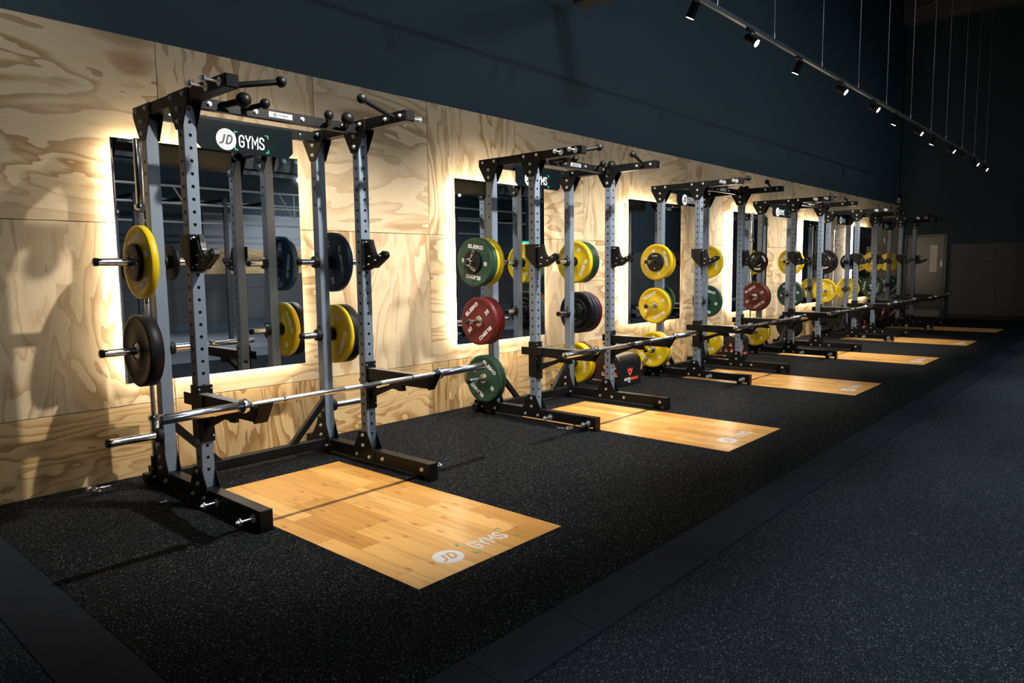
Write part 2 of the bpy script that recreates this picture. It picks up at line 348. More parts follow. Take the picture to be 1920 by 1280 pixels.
GLY = {
 'G': [[(.52,.74),(.50,.88),(.40,.97),(.27,1),(.13,.96),(.04,.86),(0,.72),(0,.28),(.04,.14),(.13,.04),(.27,0),(.40,.03),(.50,.12),(.52,.26),(.52,.46),(.28,.46)]],
 'Y': [[(0,1),(.27,.46),(.54,1)],[(.27,.46),(.27,0)]], 'M': [[(0,0),(0,1),(.33,.38),(.66,1),(.66,0)]],
 'S': [[(.50,.80),(.44,.93),(.30,1),(.22,1),(.07,.94),(.01,.80),(.03,.66),(.14,.56),(.38,.45),(.49,.34),(.52,.22),(.46,.07),(.30,0),(.20,0),(.06,.06),(0,.20)]],
 'E': [[(.52,1),(0,1),(0,0),(.52,0)],[(0,.5),(.44,.5)]], 'L': [[(0,1),(0,0),(.46,0)]], 'I': [[(0,0),(0,1)]],
 'K': [[(0,0),(0,1)],[(.54,1),(.02,.45)],[(.18,.60),(.58,0)]],
 'O': [[(.16,1),(.46,1),(.60,.88),(.64,.72),(.64,.28),(.60,.12),(.46,0),(.16,0),(.03,.12),(0,.28),(0,.72),(.03,.88),(.16,1)]],
 'D': [[(0,0),(0,1),(.3,1),(.48,.88),(.56,.7),(.56,.3),(.48,.12),(.3,0),(0,0)]],
 'B': [[(0,0),(0,1),(.34,1),(.46,.88),(.46,.64),(.34,.53),(0,.53)],[(.34,.53),(.5,.4),(.5,.14),(.36,0),(0,0)]],
 'U': [[(0,1),(0,.2),(.1,.04),(.25,0),(.4,.04),(.5,.2),(.5,1)]], 'R': [[(0,0),(0,1),(.36,1),(.5,.87),(.5,.62),(.36,.5),(0,.5)],[(.28,.5),(.5,0)]],
 'T': [[(0,1),(.54,1)],[(.27,1),(.27,0)]], 'X': [[(0,0),(.5,1)],[(0,1),(.5,0)]], '1': [[(0,.76),(.22,1),(.22,0)]],
 '0': [[(.16,1),(.36,1),(.50,.88),(.54,.72),(.54,.28),(.50,.12),(.36,0),(.16,0),(.03,.12),(0,.28),(0,.72),(.03,.88),(.16,1)]],
 '2': [[(0,.78),(.06,.93),(.24,1),(.42,.94),(.48,.78),(.44,.6),(0,0),(.52,0)]],
 '5': [[(.46,1),(.06,1),(.02,.55),(.24,.63),(.42,.55),(.5,.36),(.44,.1),(.24,0),(.04,.06),(0,.2)]],
 'J': [[(.34,1),(.34,.30),(.27,.09),(.12,0),(.0,0)]],
}
def write(mb, text, c, right, up, w, h, sw, dep=0.0008, shear=0.0, rot=0.0, gap=0.24):
    """Block lettering from straight strokes of width sw, centred on c, w by h."""
    lines = []; x = 0.0
    for chx in text:
        g = GLY[chx]; ww = max(p[0] for l in g for p in l)
        lines += [[(p[0] + x, p[1]) for p in l] for l in g]; x += ww + gap
    if shear: lines = [[(a + b*shear, b) for a, b in l] for l in lines]
    xs = [p[0] for l in lines for p in l]; ys = [p[1] for l in lines for p in l]
    fx, fy = (w - sw)/(max(xs)-min(xs)), (h - sw)/(max(ys)-min(ys)); mx_, my_ = (max(xs)+min(xs))/2, (max(ys)+min(ys))/2
    M = face_M(c, right, up, 1, 1, rot); k = sw/2
    for l in lines:
        q = [Vector(((a - mx_)*fx, (b - my_)*fy)) for a, b in l]
        closed = (q[0] - q[-1]).length < 1e-6; n = len(q); off = []
        for i in range(n):
            pa = q[i-1] if i > 0 else (q[-2] if closed else None); pb = q[i+1] if i < n-1 else (q[1] if closed else None)
            d1 = (q[i] - pa).normalized() if pa is not None else (pb - q[i]).normalized(); d2 = (pb - q[i]).normalized() if pb is not None else d1
            n1 = Vector((-d1.y, d1.x)); n2 = Vector((-d2.y, d2.x)); b = (n1 + n2)
            b = n1 if b.length < 1e-4 else b.normalized(); kk = k/max(0.42, b.dot(n1))
            p = q[i]
            if not closed and i == 0: p = p - d1*k
            if not closed and i == n-1: p = p + d2*k
            off.append((p + b*kk, p - b*kk))
        v = []
        for a, b in off:
            for z in (-dep, dep): v += [M @ Vector((a.x, a.y, z)), M @ Vector((b.x, b.y, z))]
        f = []
        for i in range(n-1):
            A = i*4; B = A + 4
            f += [(A+2, B+2, B+3, A+3), (A, A+1, B+1, B), (A, B, B+2, A+2), (A+1, A+3, B+3, B+1)]
        f += [(0, 2, 3, 1), (n*4-4, n*4-3, n*4-1, n*4-2)]
        mb._fin(v, f)

# ------------------------------------------------------------------ the room
FAR_Y, BACK_X, CEIL = -13.0, -5.0, 8.1
RAMP_X0, RAMP_X1, RAMP_Y0, RAMP_Y1, LOW = 0.93, 0.69, -3.372, -3.607, -0.032
m = MB(); m.box(RAMP_X0, END_X, RAMP_Y0, 0.0, -0.06, 0.0); struct(m.obj('floor', mat_floor))
m = MB(); m.box(BACK_X, END_X, -6.4, 0.0, -0.12, LOW); struct(m.obj('floor', low_floor))
m = MB(); m.box(BACK_X, END_X, FAR_Y, -6.401, -0.12, LOW); struct(m.obj('floor', simple('grey_vinyl_floor', (0.15, 0.16, 0.175), 0.45, 0.0, 0.05, 20)))
# bevelled rubber ramp tiles round the lifting area (half metre tiles, mitred at the corner)
q0, dq = 1.6949, 0.5158
k = -2; edges = []
x = q0 - 1*dq
xs = [RAMP_X0]
while x < END_X: 
    if x > RAMP_X0 + 0.1: xs.append(x)
    x += dq
xs.append(END_X)
g = 0.0016
mr = MB()
for a, b in zip(xs[:-1], xs[1:]):
    a0, b0 = a + g, b - g; a1 = a0 if a > RAMP_X0 else RAMP_X1
    v = [(a0 if a > RAMP_X0 else RAMP_X0, RAMP_Y0 - g, -0.001), (b0, RAMP_Y0 - g, -0.001), (b0, RAMP_Y1, LOW + 0.004), (a1, RAMP_Y1, LOW + 0.004),
         (a0 if a > RAMP_X0 else RAMP_X0, RAMP_Y0 - g, LOW), (b0, RAMP_Y0 - g, LOW), (b0, RAMP_Y1, LOW), (a1, RAMP_Y1, LOW)]
    mr._fin(v, [(0, 1, 2, 3), (4, 7, 6, 5), (0, 4, 5, 1), (1, 5, 6, 2), (2, 6, 7, 3), (3, 7, 4, 0)])
ys = [RAMP_Y0]; y = RAMP_Y0 + dq
while y < -0.05: ys.append(y); y += dq
ys.append(0.0)
for a, b in zip(ys[:-1], ys[1:]):
    a0, b0 = a + g, b - g; a1 = a0 if a > RAMP_Y0 else RAMP_Y1
    v = [(RAMP_X0 - g, a0 if a > RAMP_Y0 else RAMP_Y0, -0.001), (RAMP_X0 - g, b0, -0.001), (RAMP_X1, b0, LOW + 0.004), (RAMP_X1, a1, LOW + 0.004),
         (RAMP_X0 - g, a0 if a > RAMP_Y0 else RAMP_Y0, LOW), (RAMP_X0 - g, b0, LOW), (RAMP_X1, b0, LOW), (RAMP_X1, a1, LOW)]
    mr._fin(v, [(0, 3, 2, 1), (4, 5, 6, 7), (0, 1, 5, 4), (1, 2, 6, 5), (2, 3, 7, 6), (3, 0, 4, 7)])
ramp_rubber = simple('ramp_rubber', (0.0140, 0.0175, 0.0240), 0.6, 0.0, 0.3, 500, 0.04)
o = mr.obj('trim_1', ramp_rubber); struct(o)

# plywood cladding: sheets 1.22 m, grain turned every other sheet
mp = MB(); lay = None
zs = [0.0, 0.4973, 1.7254, 2.9502]
vx = [2.144, 3.369, 4.584, 5.818, 7.057]
px = [vx[0] - 1.2245*3, vx[0] - 1.2245*2, vx[0] - 1.2245] + vx
while px[-1] + 1.2245 < END_X - 0.2: px.append(px[-1] + 1.232)
px[-1] = END_X
cl = mp.bm.loops.layers.float_color.new('panel')
gp = 0.0022
for i in range(len(px) - 1):
    for j in range(3):
        n0 = len(mp.bm.faces)
        mp.box(px[i] + gp, px[i+1] - gp, 0.0, 0.018, zs[j] + (gp if j else 0), zs[j+1] - (gp if j < 2 else 0), 0.0015)
        mp.bm.faces.ensure_lookup_table()
        rnd = random.Random(i*7 + j*131 + 5); c = (rnd.random(), rnd.random(), 1.0 if (i + j) % 2 == 1 else 0.0, 1)
        if j == 0: c = (c[0], c[1], 1.0 if (i % 2 == 0) else 0.0, 1)
        if j == 1: c = (c[0], c[1], 1.0 if (i % 2 == 1) else 0.0, 1)
        if j == 2: c = (c[0], c[1], 1.0 if (i % 2 == 0) else 0.0, 1)
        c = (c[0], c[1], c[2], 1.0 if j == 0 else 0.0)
        for f in list(mp.bm.faces)[n0:]:
            for lp in f.loops: lp[cl] = c
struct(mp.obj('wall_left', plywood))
m = MB(); m.box(BACK_X - 0.1, END_X + 0.1, 0.0185, 0.2, -0.12, CEIL); struct(m.obj('wall_left', dark_wall))
m = MB(); m.box(END_X, END_X + 0.15, FAR_Y, 0.0, -0.12, CEIL); struct(m.obj('wall_end', simple('shaded_wall_paint', (0.0085, 0.022, 0.033), 0.75)))  # same paint as the left wall, its lower light put into the colour
m = MB(); m.box(BACK_X - 0.15, BACK_X, FAR_Y, 0.0, -0.12, CEIL); struct(m.obj('wall_back', dark_wall))
m = MB(); m.box(BACK_X, END_X, FAR_Y - 0.15, FAR_Y, -0.12, CEIL); struct(m.obj('wall_right', simple('brightened_wall_paint', (0.055, 0.085, 0.108), 0.75)))  # far wall colour lightened in place of stronger lamp light
ceil_mat = simple('dark_ceiling', (0.03, 0.034, 0.038), 0.8)
m = MB(); m.box(BACK_X, END_X, FAR_Y, 0.0, CEIL, CEIL + 0.1); struct(m.obj('ceiling', ceil_mat))
# textured dado panels on the end and far walls
m = MB(); y = -1.24
while y > FAR_Y + 0.1:
    y2 = max(y - 1.0, FAR_Y)
    for a, b in ((0.12, 0.98), (0.985, 1.44), (1.445, 1.9)): m.box(END_X - 0.02, END_X, y2 + 0.004, y, a, b, 0.003)
    y = y2
struct(m.obj('trim_2', dado_mat))
m = MB(); x = BACK_X
while x < END_X - 0.1:
    x2 = min(x + 1.0, END_X)
    for a, b in ((0.12, 0.98), (0.985, 1.9)): m.box(x, x2 - 0.004, FAR_Y, FAR_Y + 0.02, a, b, 0.003)
    x = x2
struct(m.obj('trim_3', dado_mat))
skirt = simple('black_skirting', (0.008, 0.008, 0.009), 0.4)
m = MB(); m.box(END_X - 0.03, END_X, FAR_Y, -1.24, LOW, 0.12, 0.003); struct(m.obj('baseboard_end', skirt))

# door in the end wall
door_mat = simple('dark_grey_door', (0.0105, 0.0092, 0.0098), 0.34, 0.0, 0, 10, 0.5)
frame_mat = simple('dark_door_frame', (0.022, 0.023, 0.026), 0.4)
door_glass = simple('pale_vision_panel', (0.36, 0.28, 0.24), 0.3)  # flat pale tan colour for the door panel
e = thing('door_1', None, None, (END_X, -0.66, 0)); struct(e)
MB().box(END_X - 0.035, END_X - 0.005, -1.09, -0.24, 0.012, 2.11, 0.002).obj('door_leaf', door_mat, e)
m = MB(); m.box(END_X - 0.05, END_X, -0.235, -0.175, 0, 2.17, 0.003); m.box(END_X - 0.05, END_X, -1.155, -1.095, 0, 2.17, 0.003); m.box(END_X - 0.05, END_X, -1.095, -0.235, 2.115, 2.17, 0.003)
m.obj('door_frame', frame_mat, e)
MB().box(END_X - 0.040, END_X - 0.034, -0.945, -0.775, 1.19, 1.89, 0.002).obj('vision_panel', door_glass, e)
MB().box(END_X - 0.041, END_X - 0.034, -1.06, -0.26, 0.03, 0.215, 0.002).obj('kick_plate', simple('brushed_kick_plate', (0.12, 0.12, 0.125), 0.45, 0.4), e)
MB().box(END_X - 0.046, END_X - 0.034, -1.065, -1.015, 1.33, 1.49, 0.004).obj('push_plate', simple('pale_push_plate', (0.45, 0.45, 0.45), 0.4, 0.3), e)
m = MB(); m.tube([(END_X - 0.036, -0.50, 1.60), (END_X - 0.09, -0.50, 1.62), (END_X - 0.10, -0.40, 1.63), (END_X - 0.07, -0.33, 1.63)], 0.009); m.box(END_X - 0.06, END_X - 0.034, -0.60, -0.50, 1.57, 1.61, 0.004)
m.obj('door_closer', frame_mat, e)

# overhead: girder and pipes high in the far corner, spiral duct over the far side
m = MB(); m.box(END_X - 0.5, END_X - 0.02, FAR_Y, -0.02, 7.5, CEIL, 0.01)
tag(m.obj('roof_beam', simple('grey_beam', (0.06, 0.06, 0.062), 0.7)), 'dark roof beam high above the door wall', 'beam')
m = MB(); m.tube([(18.0, -0.3, 7.95), (19.8, -0.3, 7.68), (20.15, -0.38, 7.64), (20.3, -0.6, 7.64), (20.3, -0.9, 7.75), (20.3, -1.0, 8.05)], 0.05)
tag(m.obj('pipe', simple('dark_pipe', (0.05, 0.05, 0.055), 0.45)), 'dark service pipe bending round the top corner of the room', 'pipe')
m = MB(); m.box(6.50, 6.72, -2.6, -0.25, 4.24, 4.40, 0.02); m.box(6.58, 6.64, -1.8, -1.74, 4.40, CEIL)
tag(m.obj('air_diffuser', simple('matte_black_metal', (0.01, 0.009, 0.009), 0.5)), 'small dark hanging unit at the top edge of the photo against the wall', 'hanging unit')
duct_mat = simple('galvanised_duct', (0.48, 0.56, 0.58), 0.38, 0.9, 0.1, 30)
m = MB(); pr = []
xx = 3.0
while xx < 20.0:
    pr += [(0.30, xx), (0.30, xx + 0.30), (0.308, xx + 0.305), (0.308, xx + 0.325)]; xx += 0.33
m.lathe(pr, 32, (0, -11.6, 4.05), 'x', close=False)
tag(m.obj('spiral_duct', duct_mat), 'silver ribbed air duct along the far side, seen in the nearest mirror', 'duct')

# small wall fittings
m = MB(); m.box(19.88, 19.97, -0.012, 0.0, 1.94, 2.07, 0.004); tag(m.obj('wall_switch', simple('white_plastic', (0.7, 0.7, 0.7), 0.4)), 'small white switch on the plywood beyond the last mirror', 'switch')
m = MB(); m.box(20.98, 21.1, -0.05, 0.018, 3.0, 3.14, 0.01); tag(m.obj('wall_sensor', simple('grey_plastic', (0.3, 0.32, 0.34), 0.4)), 'small grey sensor box above the far end of the plywood', 'sensor')

# ------------------------------------------------------------------ backlit mirrors
ORD = ['nearest', 'second', 'third', 'fourth', 'fifth', 'farthest']
def build_mirror(k):
    x0 = (1.7875 if k == 0 else 4.8358 + D_MIR*(k-1)); x1 = x0 + 1.359; z0, z1 = 0.6584, 2.2665; yf = -0.0902
    e = thing('wall_mirror', '%s of the six backlit mirrors on the plywood, behind the %s rack' % (ORD[k], ORD[k]), 'mirror', ((x0+x1)/2, yf + 0.02, z0), 'backlit mirrors along the plywood wall')
    MB().box(x0, x1, yf, yf + 0.005, z0, z1, 0.0012).obj('glass', mirror_mat, e)
    m = MB(); m.box(x0 + 0.012, x1 - 0.012, yf + 0.006, yf + 0.016, z0 + 0.012, z1 - 0.012, 0.001); m.obj('backing_board', black_paint, e)
    s = 0.045; a = 0.045
    m = MB()
    m.box(x0 + a, x1 - a, yf + 0.017, -0.001, z0 + a, z0 + a + 0.02); m.box(x0 + a, x1 - a, yf + 0.017, -0.001, z1 - a - 0.02, z1 - a)
    m.box(x0 + a, x0 + a + 0.02, yf + 0.017, -0.001, z0 + a + 0.02, z1 - a - 0.02); m.box(x1 - a - 0.02, x1 - a, yf + 0.017, -0.001, z0 + a + 0.02, z1 - a - 0.02)
    m.obj('stand_off_frame', simple('aluminium_channel', (0.6, 0.6, 0.6), 0.4, 0.8), e)
    m = MB(); b = a - 0.004
    m.box(x0 + b, x1 - b, yf + 0.030, -0.030, z0 + b - 0.002, z0 + a - 0.0005); m.box(x0 + b, x1 - b, yf + 0.030, -0.030, z1 - a + 0.0005, z1 - b + 0.002)
    m.box(x0 + b - 0.002, x0 + a - 0.0005, yf + 0.030, -0.030, z0 + b, z1 - b); m.box(x1 - a + 0.0005, x1 - b + 0.002, yf + 0.030, -0.030, z0 + b, z1 - b)
    m.obj('light_strip', led_mat, e)
for k in range(6): build_mirror(k)

# ------------------------------------------------------------------ lifting platforms
def logo_flat(mb_white, mb_green, mb_cut, c, right, up, r, n):
    pass
def build_platform():
    x0, x1, y0, y1 = 1.9576, 2.9695, -2.8256, -0.7604
    e = thing('lifting_platform', 'x', 'platform', ((x0+x1)/2, (y0+y1)/2, 0.0), 'oak lifting platforms in front of the racks')
    MB().box(x0, x1, y0, y1, 0.0, 0.0015, 0.0004).obj('oak_boards', oak, e)
    c = Vector((2.287, -2.662, 0.0015)); R, U = (1, 0, 0), (0, 1, 0)
    n = 40; m = MB(); m.lathe([(0.0, 0.0017), (0.078, 0.0017), (0.078, 0.0023), (0.0, 0.0023)], 40, (c.x, c.y, 0), 'z', False, False); m.obj('emblem_disc', white_print, e)
    m = MB(); write(m, 'JD', c + Vector((-0.002, 0, 0.0010)), R, U, 0.108, 0.074, 0.0150, 0.0002, 0.25, 0, 0.44); m.obj('emblem_letters', simple('bare_oak_letters', (0.55, 0.30, 0.10), 0.4), e)
    m = MB(); write(m, 'GYMS', (2.563, -2.662, 0.0021), R, U, 0.236, 0.100, 0.0125, 0.0004); m.obj('lettering', white_print, e)
    m = MB(); gx0, gx1, gy0, gy1, L_, w = 2.404, 2.724, -2.742, -2.580, 0.030, 0.008
    for sx, X in ((1, gx0), (-1, gx1)):
        for sy, Y in ((1, gy0), (-1, gy1)):
            m.box(min(X, X + sx*L_), max(X, X + sx*L_), min(Y, Y + sy*w), max(Y, Y + sy*w), 0.0017, 0.0023)
            m.box(min(X, X + sx*w), max(X, X + sx*w), min(Y + sy*w, Y + sy*L_), max(Y + sy*w, Y + sy*L_), 0.0017, 0.0023)
    m.obj('corner_marks', green_print, e)
    return e
plat = build_platform()
pl0 = Vector(plat['_o'])
for k in range(6):
    lab = '%s oak lifting platform with white emblem, in front of the %s rack' % (ORD[k].capitalize() if False else ORD[k], ORD[k])
    if k == 0: plat['label'] = lab
    else: dup(plat, pl0 + Vector((D_MIR*k, 0, 0)), lab)

# ------------------------------------------------------------------ squat rack
XL, XR, H = 1.887, 3.085, 0.0375
YF, YR = -0.980, -0.460
ZT0, ZT1, ZB0, ZB1 = 2.343, 2.413, 0.034, 0.12
RO = (2.486, -0.72, 0.0)
PITCH = 0.0719
Z_H0 = 2.312
def perforated_upright(x, y, z0, z1, front=True, sides=True, zh0=Z_H0, zlist=None):
    m = MB(); r = 0.0100; c = 0.0045; t = 0.009; nh = 16
    zc = []; z = zh0
    while z - PITCH/2 > z0: zc.append(z); z -= PITCH
    if zlist: zc = list(zlist)
    w = H - c
    faces = [((0, -1, 0), (1, 0, 0), front), ((-1, 0, 0), (0, -1, 0), sides), ((1, 0, 0), (0, 1, 0), sides), ((0, 1, 0), (-1, 0, 0), False)]
    V = Vector; ctr = V((x, y, 0))
    for nrm, rt, holes in faces:
        nrm = V(nrm); rt = V(rt)
        def P(u, z, dep=0.0): return ctr + nrm*(H - dep) + rt*u + V((0, 0, z))
        def quad(u0, u1, a, b): m._fin([P(u0, a), P(u1, a), P(u1, b), P(u0, b)], [(0, 1, 2, 3)])
        if not holes: quad(-w, w, z0, z1)
        else:
            top = z1
            for zz in zc:
                if zz + PITCH/2 < top - 1e-5: quad(-w, w, zz + PITCH/2, top)
                top = zz - PITCH/2
            if top > z0: quad(-w, w, z0, top)
            ca = math.atan2(PITCH/2, w)
            angs = [ca, math.pi - ca, math.pi + ca, 2*math.pi - ca] + [k*math.pi/2 for k in range(4)] + [ca/2, math.pi - ca/2, math.pi + ca/2, 2*math.pi - ca/2] + [(ca + math.pi/2)/2, math.pi - (ca + math.pi/2)/2, math.pi + (ca + math.pi/2)/2, 2*math.pi - (ca + math.pi/2)/2]
            angs = sorted(set(angs))
            for zz in zc:
                n = len(angs); vv = []
                for a in angs:
                    cs, sn = math.cos(a), math.sin(a); k = min(w/abs(cs) if abs(cs) > 1e-6 else 9, PITCH/2/abs(sn) if abs(sn) > 1e-6 else 9)
                    vv.append(P(cs*k, zz + sn*k))
                for a in angs: vv.append(P(math.cos(a)*r, zz + math.sin(a)*r))
                for a in angs: vv.append(P(math.cos(a)*r, zz + math.sin(a)*r, t))
                m._fin(vv[:2*n], [(i, (i+1) % n, n + (i+1) % n, n + i) for i in range(n)])
                m.mi = 1; m._fin(vv[n:], [(i, (i+1) % n, n + (i+1) % n, n + i) for i in range(n)] + [tuple(range(n, 2*n))]); m.mi = 0  # hole wall and cap coloured dark for the shade inside
    # rounded corners
    for sx, sy in ((1, 1), (-1, 1), (-1, -1), (1, -1)):
        a0 = math.atan2(sy, sx) - math.pi/4; vs = []
        for i in range(4):
            a = a0 + i*math.pi/6; px_, py_ = x + sx*w + math.cos(a)*c, y + sy*w + math.sin(a)*c
            vs += [(px_, py_, z0), (px_, py_, z1)]
        m._fin(vs, [(0, 2, 3, 1), (2, 4, 5, 3), (4, 6, 7, 5)], True)
    m._fin([(x-H, y-H, z1), (x+H, y-H, z1), (x+H, y+H, z1), (x-H, y+H, z1)], [(0, 1, 2, 3)])
    bmesh.ops.remove_doubles(m.bm, verts=m.bm.verts, dist=0.00005)
    return m
BOLT = {}
def bolt(parent, p, d, r=0.0105, name='bolt'):
    # washer and hex head, pointing along +-x; one shared mesh, each bolt its own object
    key = (d, r)
    if key not in BOLT:
        m = MB(); m.cyl((0, 0, 0), (d*0.003, 0, 0), r*1.35, 14); m.cyl((d*0.003, 0, 0), (d*0.011, 0, 0), r, 6, smooth=False); m.cyl((d*0.011, 0, 0), (d*0.015, 0, 0), r*0.55, 8)
        bmesh.ops.recalc_face_normals(m.bm, faces=m.bm.faces)
        me = bpy.data.meshes.new('bolt'); m.bm.to_mesh(me); m.bm.free(); me.materials.append(zinc); BOLT[key] = me
    ob = bpy.data.objects.new(name, BOLT[key]); COL.objects.link(ob); ob.parent = parent
    ob.location = Vector(p) - Vector(parent['_o']); ob['_o'] = tuple(p); return ob
def band_peg(parent, x, y, z, d, ln=0.085):
    m = MB(); m.cyl((x, y, z), (x + d*0.004, y, z), 0.024, 18); m.cyl((x, y, z), (x + d*ln, y, z), 0.0065, 10)
    m.cyl((x + d*ln, y, z), (x + d*(ln + 0.004), y, z), 0.021, 18); m.cyl((x + d*(ln + 0.004), y, z), (x + d*(ln + 0.016), y, z), 0.0125, 6, smooth=False); m.cyl((x + d*(ln + 0.016), y, z), (x + d*(ln + 0.024), y, z), 0.007, 8)
    m.obj('band_peg', zinc, parent)

def build_rack():
    e = thing('squat_rack', 'x', 'squat rack', RO, 'squat racks along the plywood wall')
    for x in (XL, XR):
        perforated_upright(x, YF, ZB1, ZT0).obj('upright', [steel_blue, dark_print_hole_shade], e)
        perforated_upright(x, YR, ZB1, ZT0, front=False, zlist=(2.074, 2.002, 1.879, 1.52, 0.972, 0.42)).obj('upright', [steel_blue, dark_print_hole_shade], e)
        bm_ = MB(); bm_.box(x - H, x + H, -1.526, -0.345, ZT0, ZT1, 0.003)
        beam = bm_.obj('top_beam', black_paint, e)
        MB().box(x - 0.034, x + 0.034, -1.531, -1.526, ZT0 + 0.004, ZT1 - 0.004, 0.002).obj('end_cap', black_plastic, e)
        for yc in (-0.973, -0.463):
            pol = [(-0.125, 2.413), (-0.125, 2.352), (-0.043, 2.206), (-0.036, 2.202), (0.036, 2.202), (0.043, 2.206), (0.125, 2.352), (0.125, 2.413)]
            for s in (-1, 1):
                m = MB(); a = x + s*H; m.prism([(yc + p, z) for p, z in pol], min(a, a + s*0.006), max(a, a + s*0.006), 'x', 0.001)
                gs = m.obj('gusset_plate', black_paint, e)
                for dy, z in ((-0.073, 2.385), (0.073, 2.385), (0, 2.314), (0, 2.243)): bolt(gs, (a + s*0.006, yc + dy, z), s)
        # base
        m = MB(); m.box(x - H, x + H, -1.660, -0.225, ZB0, ZB1, 0.003); leg = m.obj('base_leg', black_paint, e)
        m = MB(); m.box(x - H, x + H, -1.670, -1.660, 0.0, ZB1, 0.001); m.box(x - H + 0.002, x + H - 0.002, -1.660, -1.645, 0.0, ZB0); m.cyl((x - 0.008, -1.674, 0.022), (x - 0.008, -1.668, 0.022), 0.006, 10)
        m.obj('end_plate', black_paint, e)
        for yy in (-1.535, -0.42, -0.26): MB().box(x - 0.028, x + 0.028, yy - 0.022, yy + 0.022, 0.0, ZB0, 0.002).obj('foot', black_rubber, e)
        m = MB()
        for yy in (-1.490, -1.565, -1.636): m.cyl((x, yy, ZB1 - 0.001), (x, yy, ZB1 + 0.0005), 0.0085, 12)
        m.obj('adjust_hole', dark_print_hole_shade, leg)  # flat dark discs stand for the shade in open holes
        yc = -0.965
        for s in (-1, 1):
            a = x + s*H
            m = MB(); m.prism([(yc + p, z) for p, z in [(-0.125, 0.036), (-0.125, 0.092), (-0.045, 0.243), (0.045, 0.243), (0.125, 0.092), (0.125, 0.036)]], min(a, a + s*0.006), max(a, a + s*0.006), 'x', 0.001)
            gs = m.obj('base_gusset', black_paint, e)
            for dy, z in ((0, 0.215), (0, 0.140), (-0.073, 0.066), (0.073, 0.066)): bolt(gs, (a + s*0.006, yc + dy, z), s)
            m = MB(); m.prism([(-0.550, 0.036), (-0.550, 0.100), (-0.490, 0.255), (-0.485, 0.325), (-0.415, 0.325), (-0.375, 0.215), (-0.300, 0.12), (-0.228, 0.12), (-0.228, 0.0), (-0.31, 0.0), (-0.31, 0.036)], min(a, a + s*0.006), max(a, a + s*0.006), 'x', 0.001)
            gs = m.obj('base_gusset', black_paint, e)
            for y_, z in ((-0.437, 0.293), (-0.437, 0.215), (-0.437, 0.142), (-0.340, 0.066), (-0.505, 0.068)): bolt(gs, (a + s*0.006, y_, z), s)
        s = -1 if x == XL else 1
        for y_ in (-1.180, -1.597): band_peg(leg, x + s*H, y_, 0.068, s, 0.075); bolt(leg, (x - s*H, y_, 0.074), -s)
        for y_ in (-1.315, -1.467): band_peg(beam, x + s*H, y_, 2.377, s, 0.085); bolt(beam, (x - s*H, y_, 2.380), -s)
        # storage horns
        for z in (1.460, 0.912, 0.361):
            a = x + s*H
            m = MB(); m.lathe([(0.0, 0), (0.049, 0), (0.049, s*0.006), (0.046, s*0.032), (0.042, s*0.036), (0.0, s*0.036)], 28, (a, YR, z), 'x', True, False); hb = m.obj('horn_collar', black_rubber, e)
            m = MB(); m.cyl((a + s*0.036, YR, z), (a + s*0.305, YR, z), 0.0245, 24); m.obj('weight_horn', chrome, e)
            m = MB(); m.lathe([(0.0, 0), (0.0255, 0), (0.0255, s*0.018), (0.021, s*0.023), (0.0, s*0.023)], 24, (a + s*0.305, YR, z), 'x', True, False); m.obj('horn_cap', black_plastic, e)
        for z in (1.460, 0.912):
            a = x - s*H
            m = MB(); m.lathe([(0.0, 0), (0.046, 0), (0.046, -s*0.006), (0.043, -s*0.032), (0.039, -s*0.036), (0.0, -s*0.036)], 28, (a, YR, z), 'x', True, False); m.obj('horn_collar', black_rubber, e)
            m = MB(); m.cyl((a - s*0.036, YR, z), (a - s*0.145, YR, z), 0.0245, 24); m.obj('weight_horn', chrome, e)
            m = MB(); m.lathe([(0.0, 0), (0.0255, 0), (0.0255, -s*0.018), (0.021, -s*0.023), (0.0, -s*0.023)], 24, (a - s*0.145, YR, z), 'x', True, False); m.obj('horn_cap', black_plastic, e)
        # angled grip on the beam front
        p0 = Vector((x - s*H, -1.395, 2.380)); p1 = Vector((x - s*0.325, -1.455, 2.442))
        m = MB(); m.cyl(p0, p1, 0.0165, 20); m.ball(p1, 0.031); m.obj('pull_up_grip', black_paint, e)
    # front crossbar with four ball grips
    m = MB(); m.box(XL + H, XR - H, -1.010, -0.965, 2.328, 2.392, 0.002); cb = m.obj('pull_up_crossbar', black_paint, e)
    for xa, xb, ya, r, rt in ((2.080, 2.160, -1.130, 0.045, 0.019), (2.218, 2.295, -1.130, 0.031, 0.0155), (2.810, 2.740, -1.130, 0.031, 0.0155), (2.950, 2.885, -1.130, 0.043, 0.019)):
        m = MB(); m.cyl((xa, -1.008, 2.362), (xb, ya, 2.385), rt, 18); m.ball((xb, ya, 2.388), r); m.obj('ball_grip', black_paint, e)
    for x_ in (2.012, 2.300, 2.62, 2.80, 2.93):
        m = MB(); m.cyl((x_, -1.010, 2.362), (x_, -1.013, 2.362), 0.014, 14); m.cyl((x_, -1.013, 2.362), (x_, -1.021, 2.362), 0.0105, 6, smooth=False); m.obj('crossbar_bolt', zinc, cb)
    bd = MB().box(2.385, 2.548, -1.0125, -1.010, 2.344, 2.378, 0.0006).obj('badge', badge_metal, cb)
    m = MB(); fit_text(m, 'Exigo', (2.483, -1.0130, 2.361), (1, 0, 0), (0, 0, 1), 0.066, 0.018, 0.0003, 0.0003)
    for zz in (2.353, 2.361, 2.369): m.box(2.420, 2.440, -1.0134, -1.0124, zz - 0.0022, zz + 0.0022)
    m.box(2.418, 2.423, -1.0134, -1.0124, 2.351, 2.371); m.obj('badge_lettering', dark_print_hole_shade, bd)
    # rear crossbar and header sign
    m = MB(); m.box(XL + H, XR - H, -0.500, -0.455, 2.336, 2.403, 0.002); rc = m.obj('rear_crossbar', black_paint, e)
    m = MB()
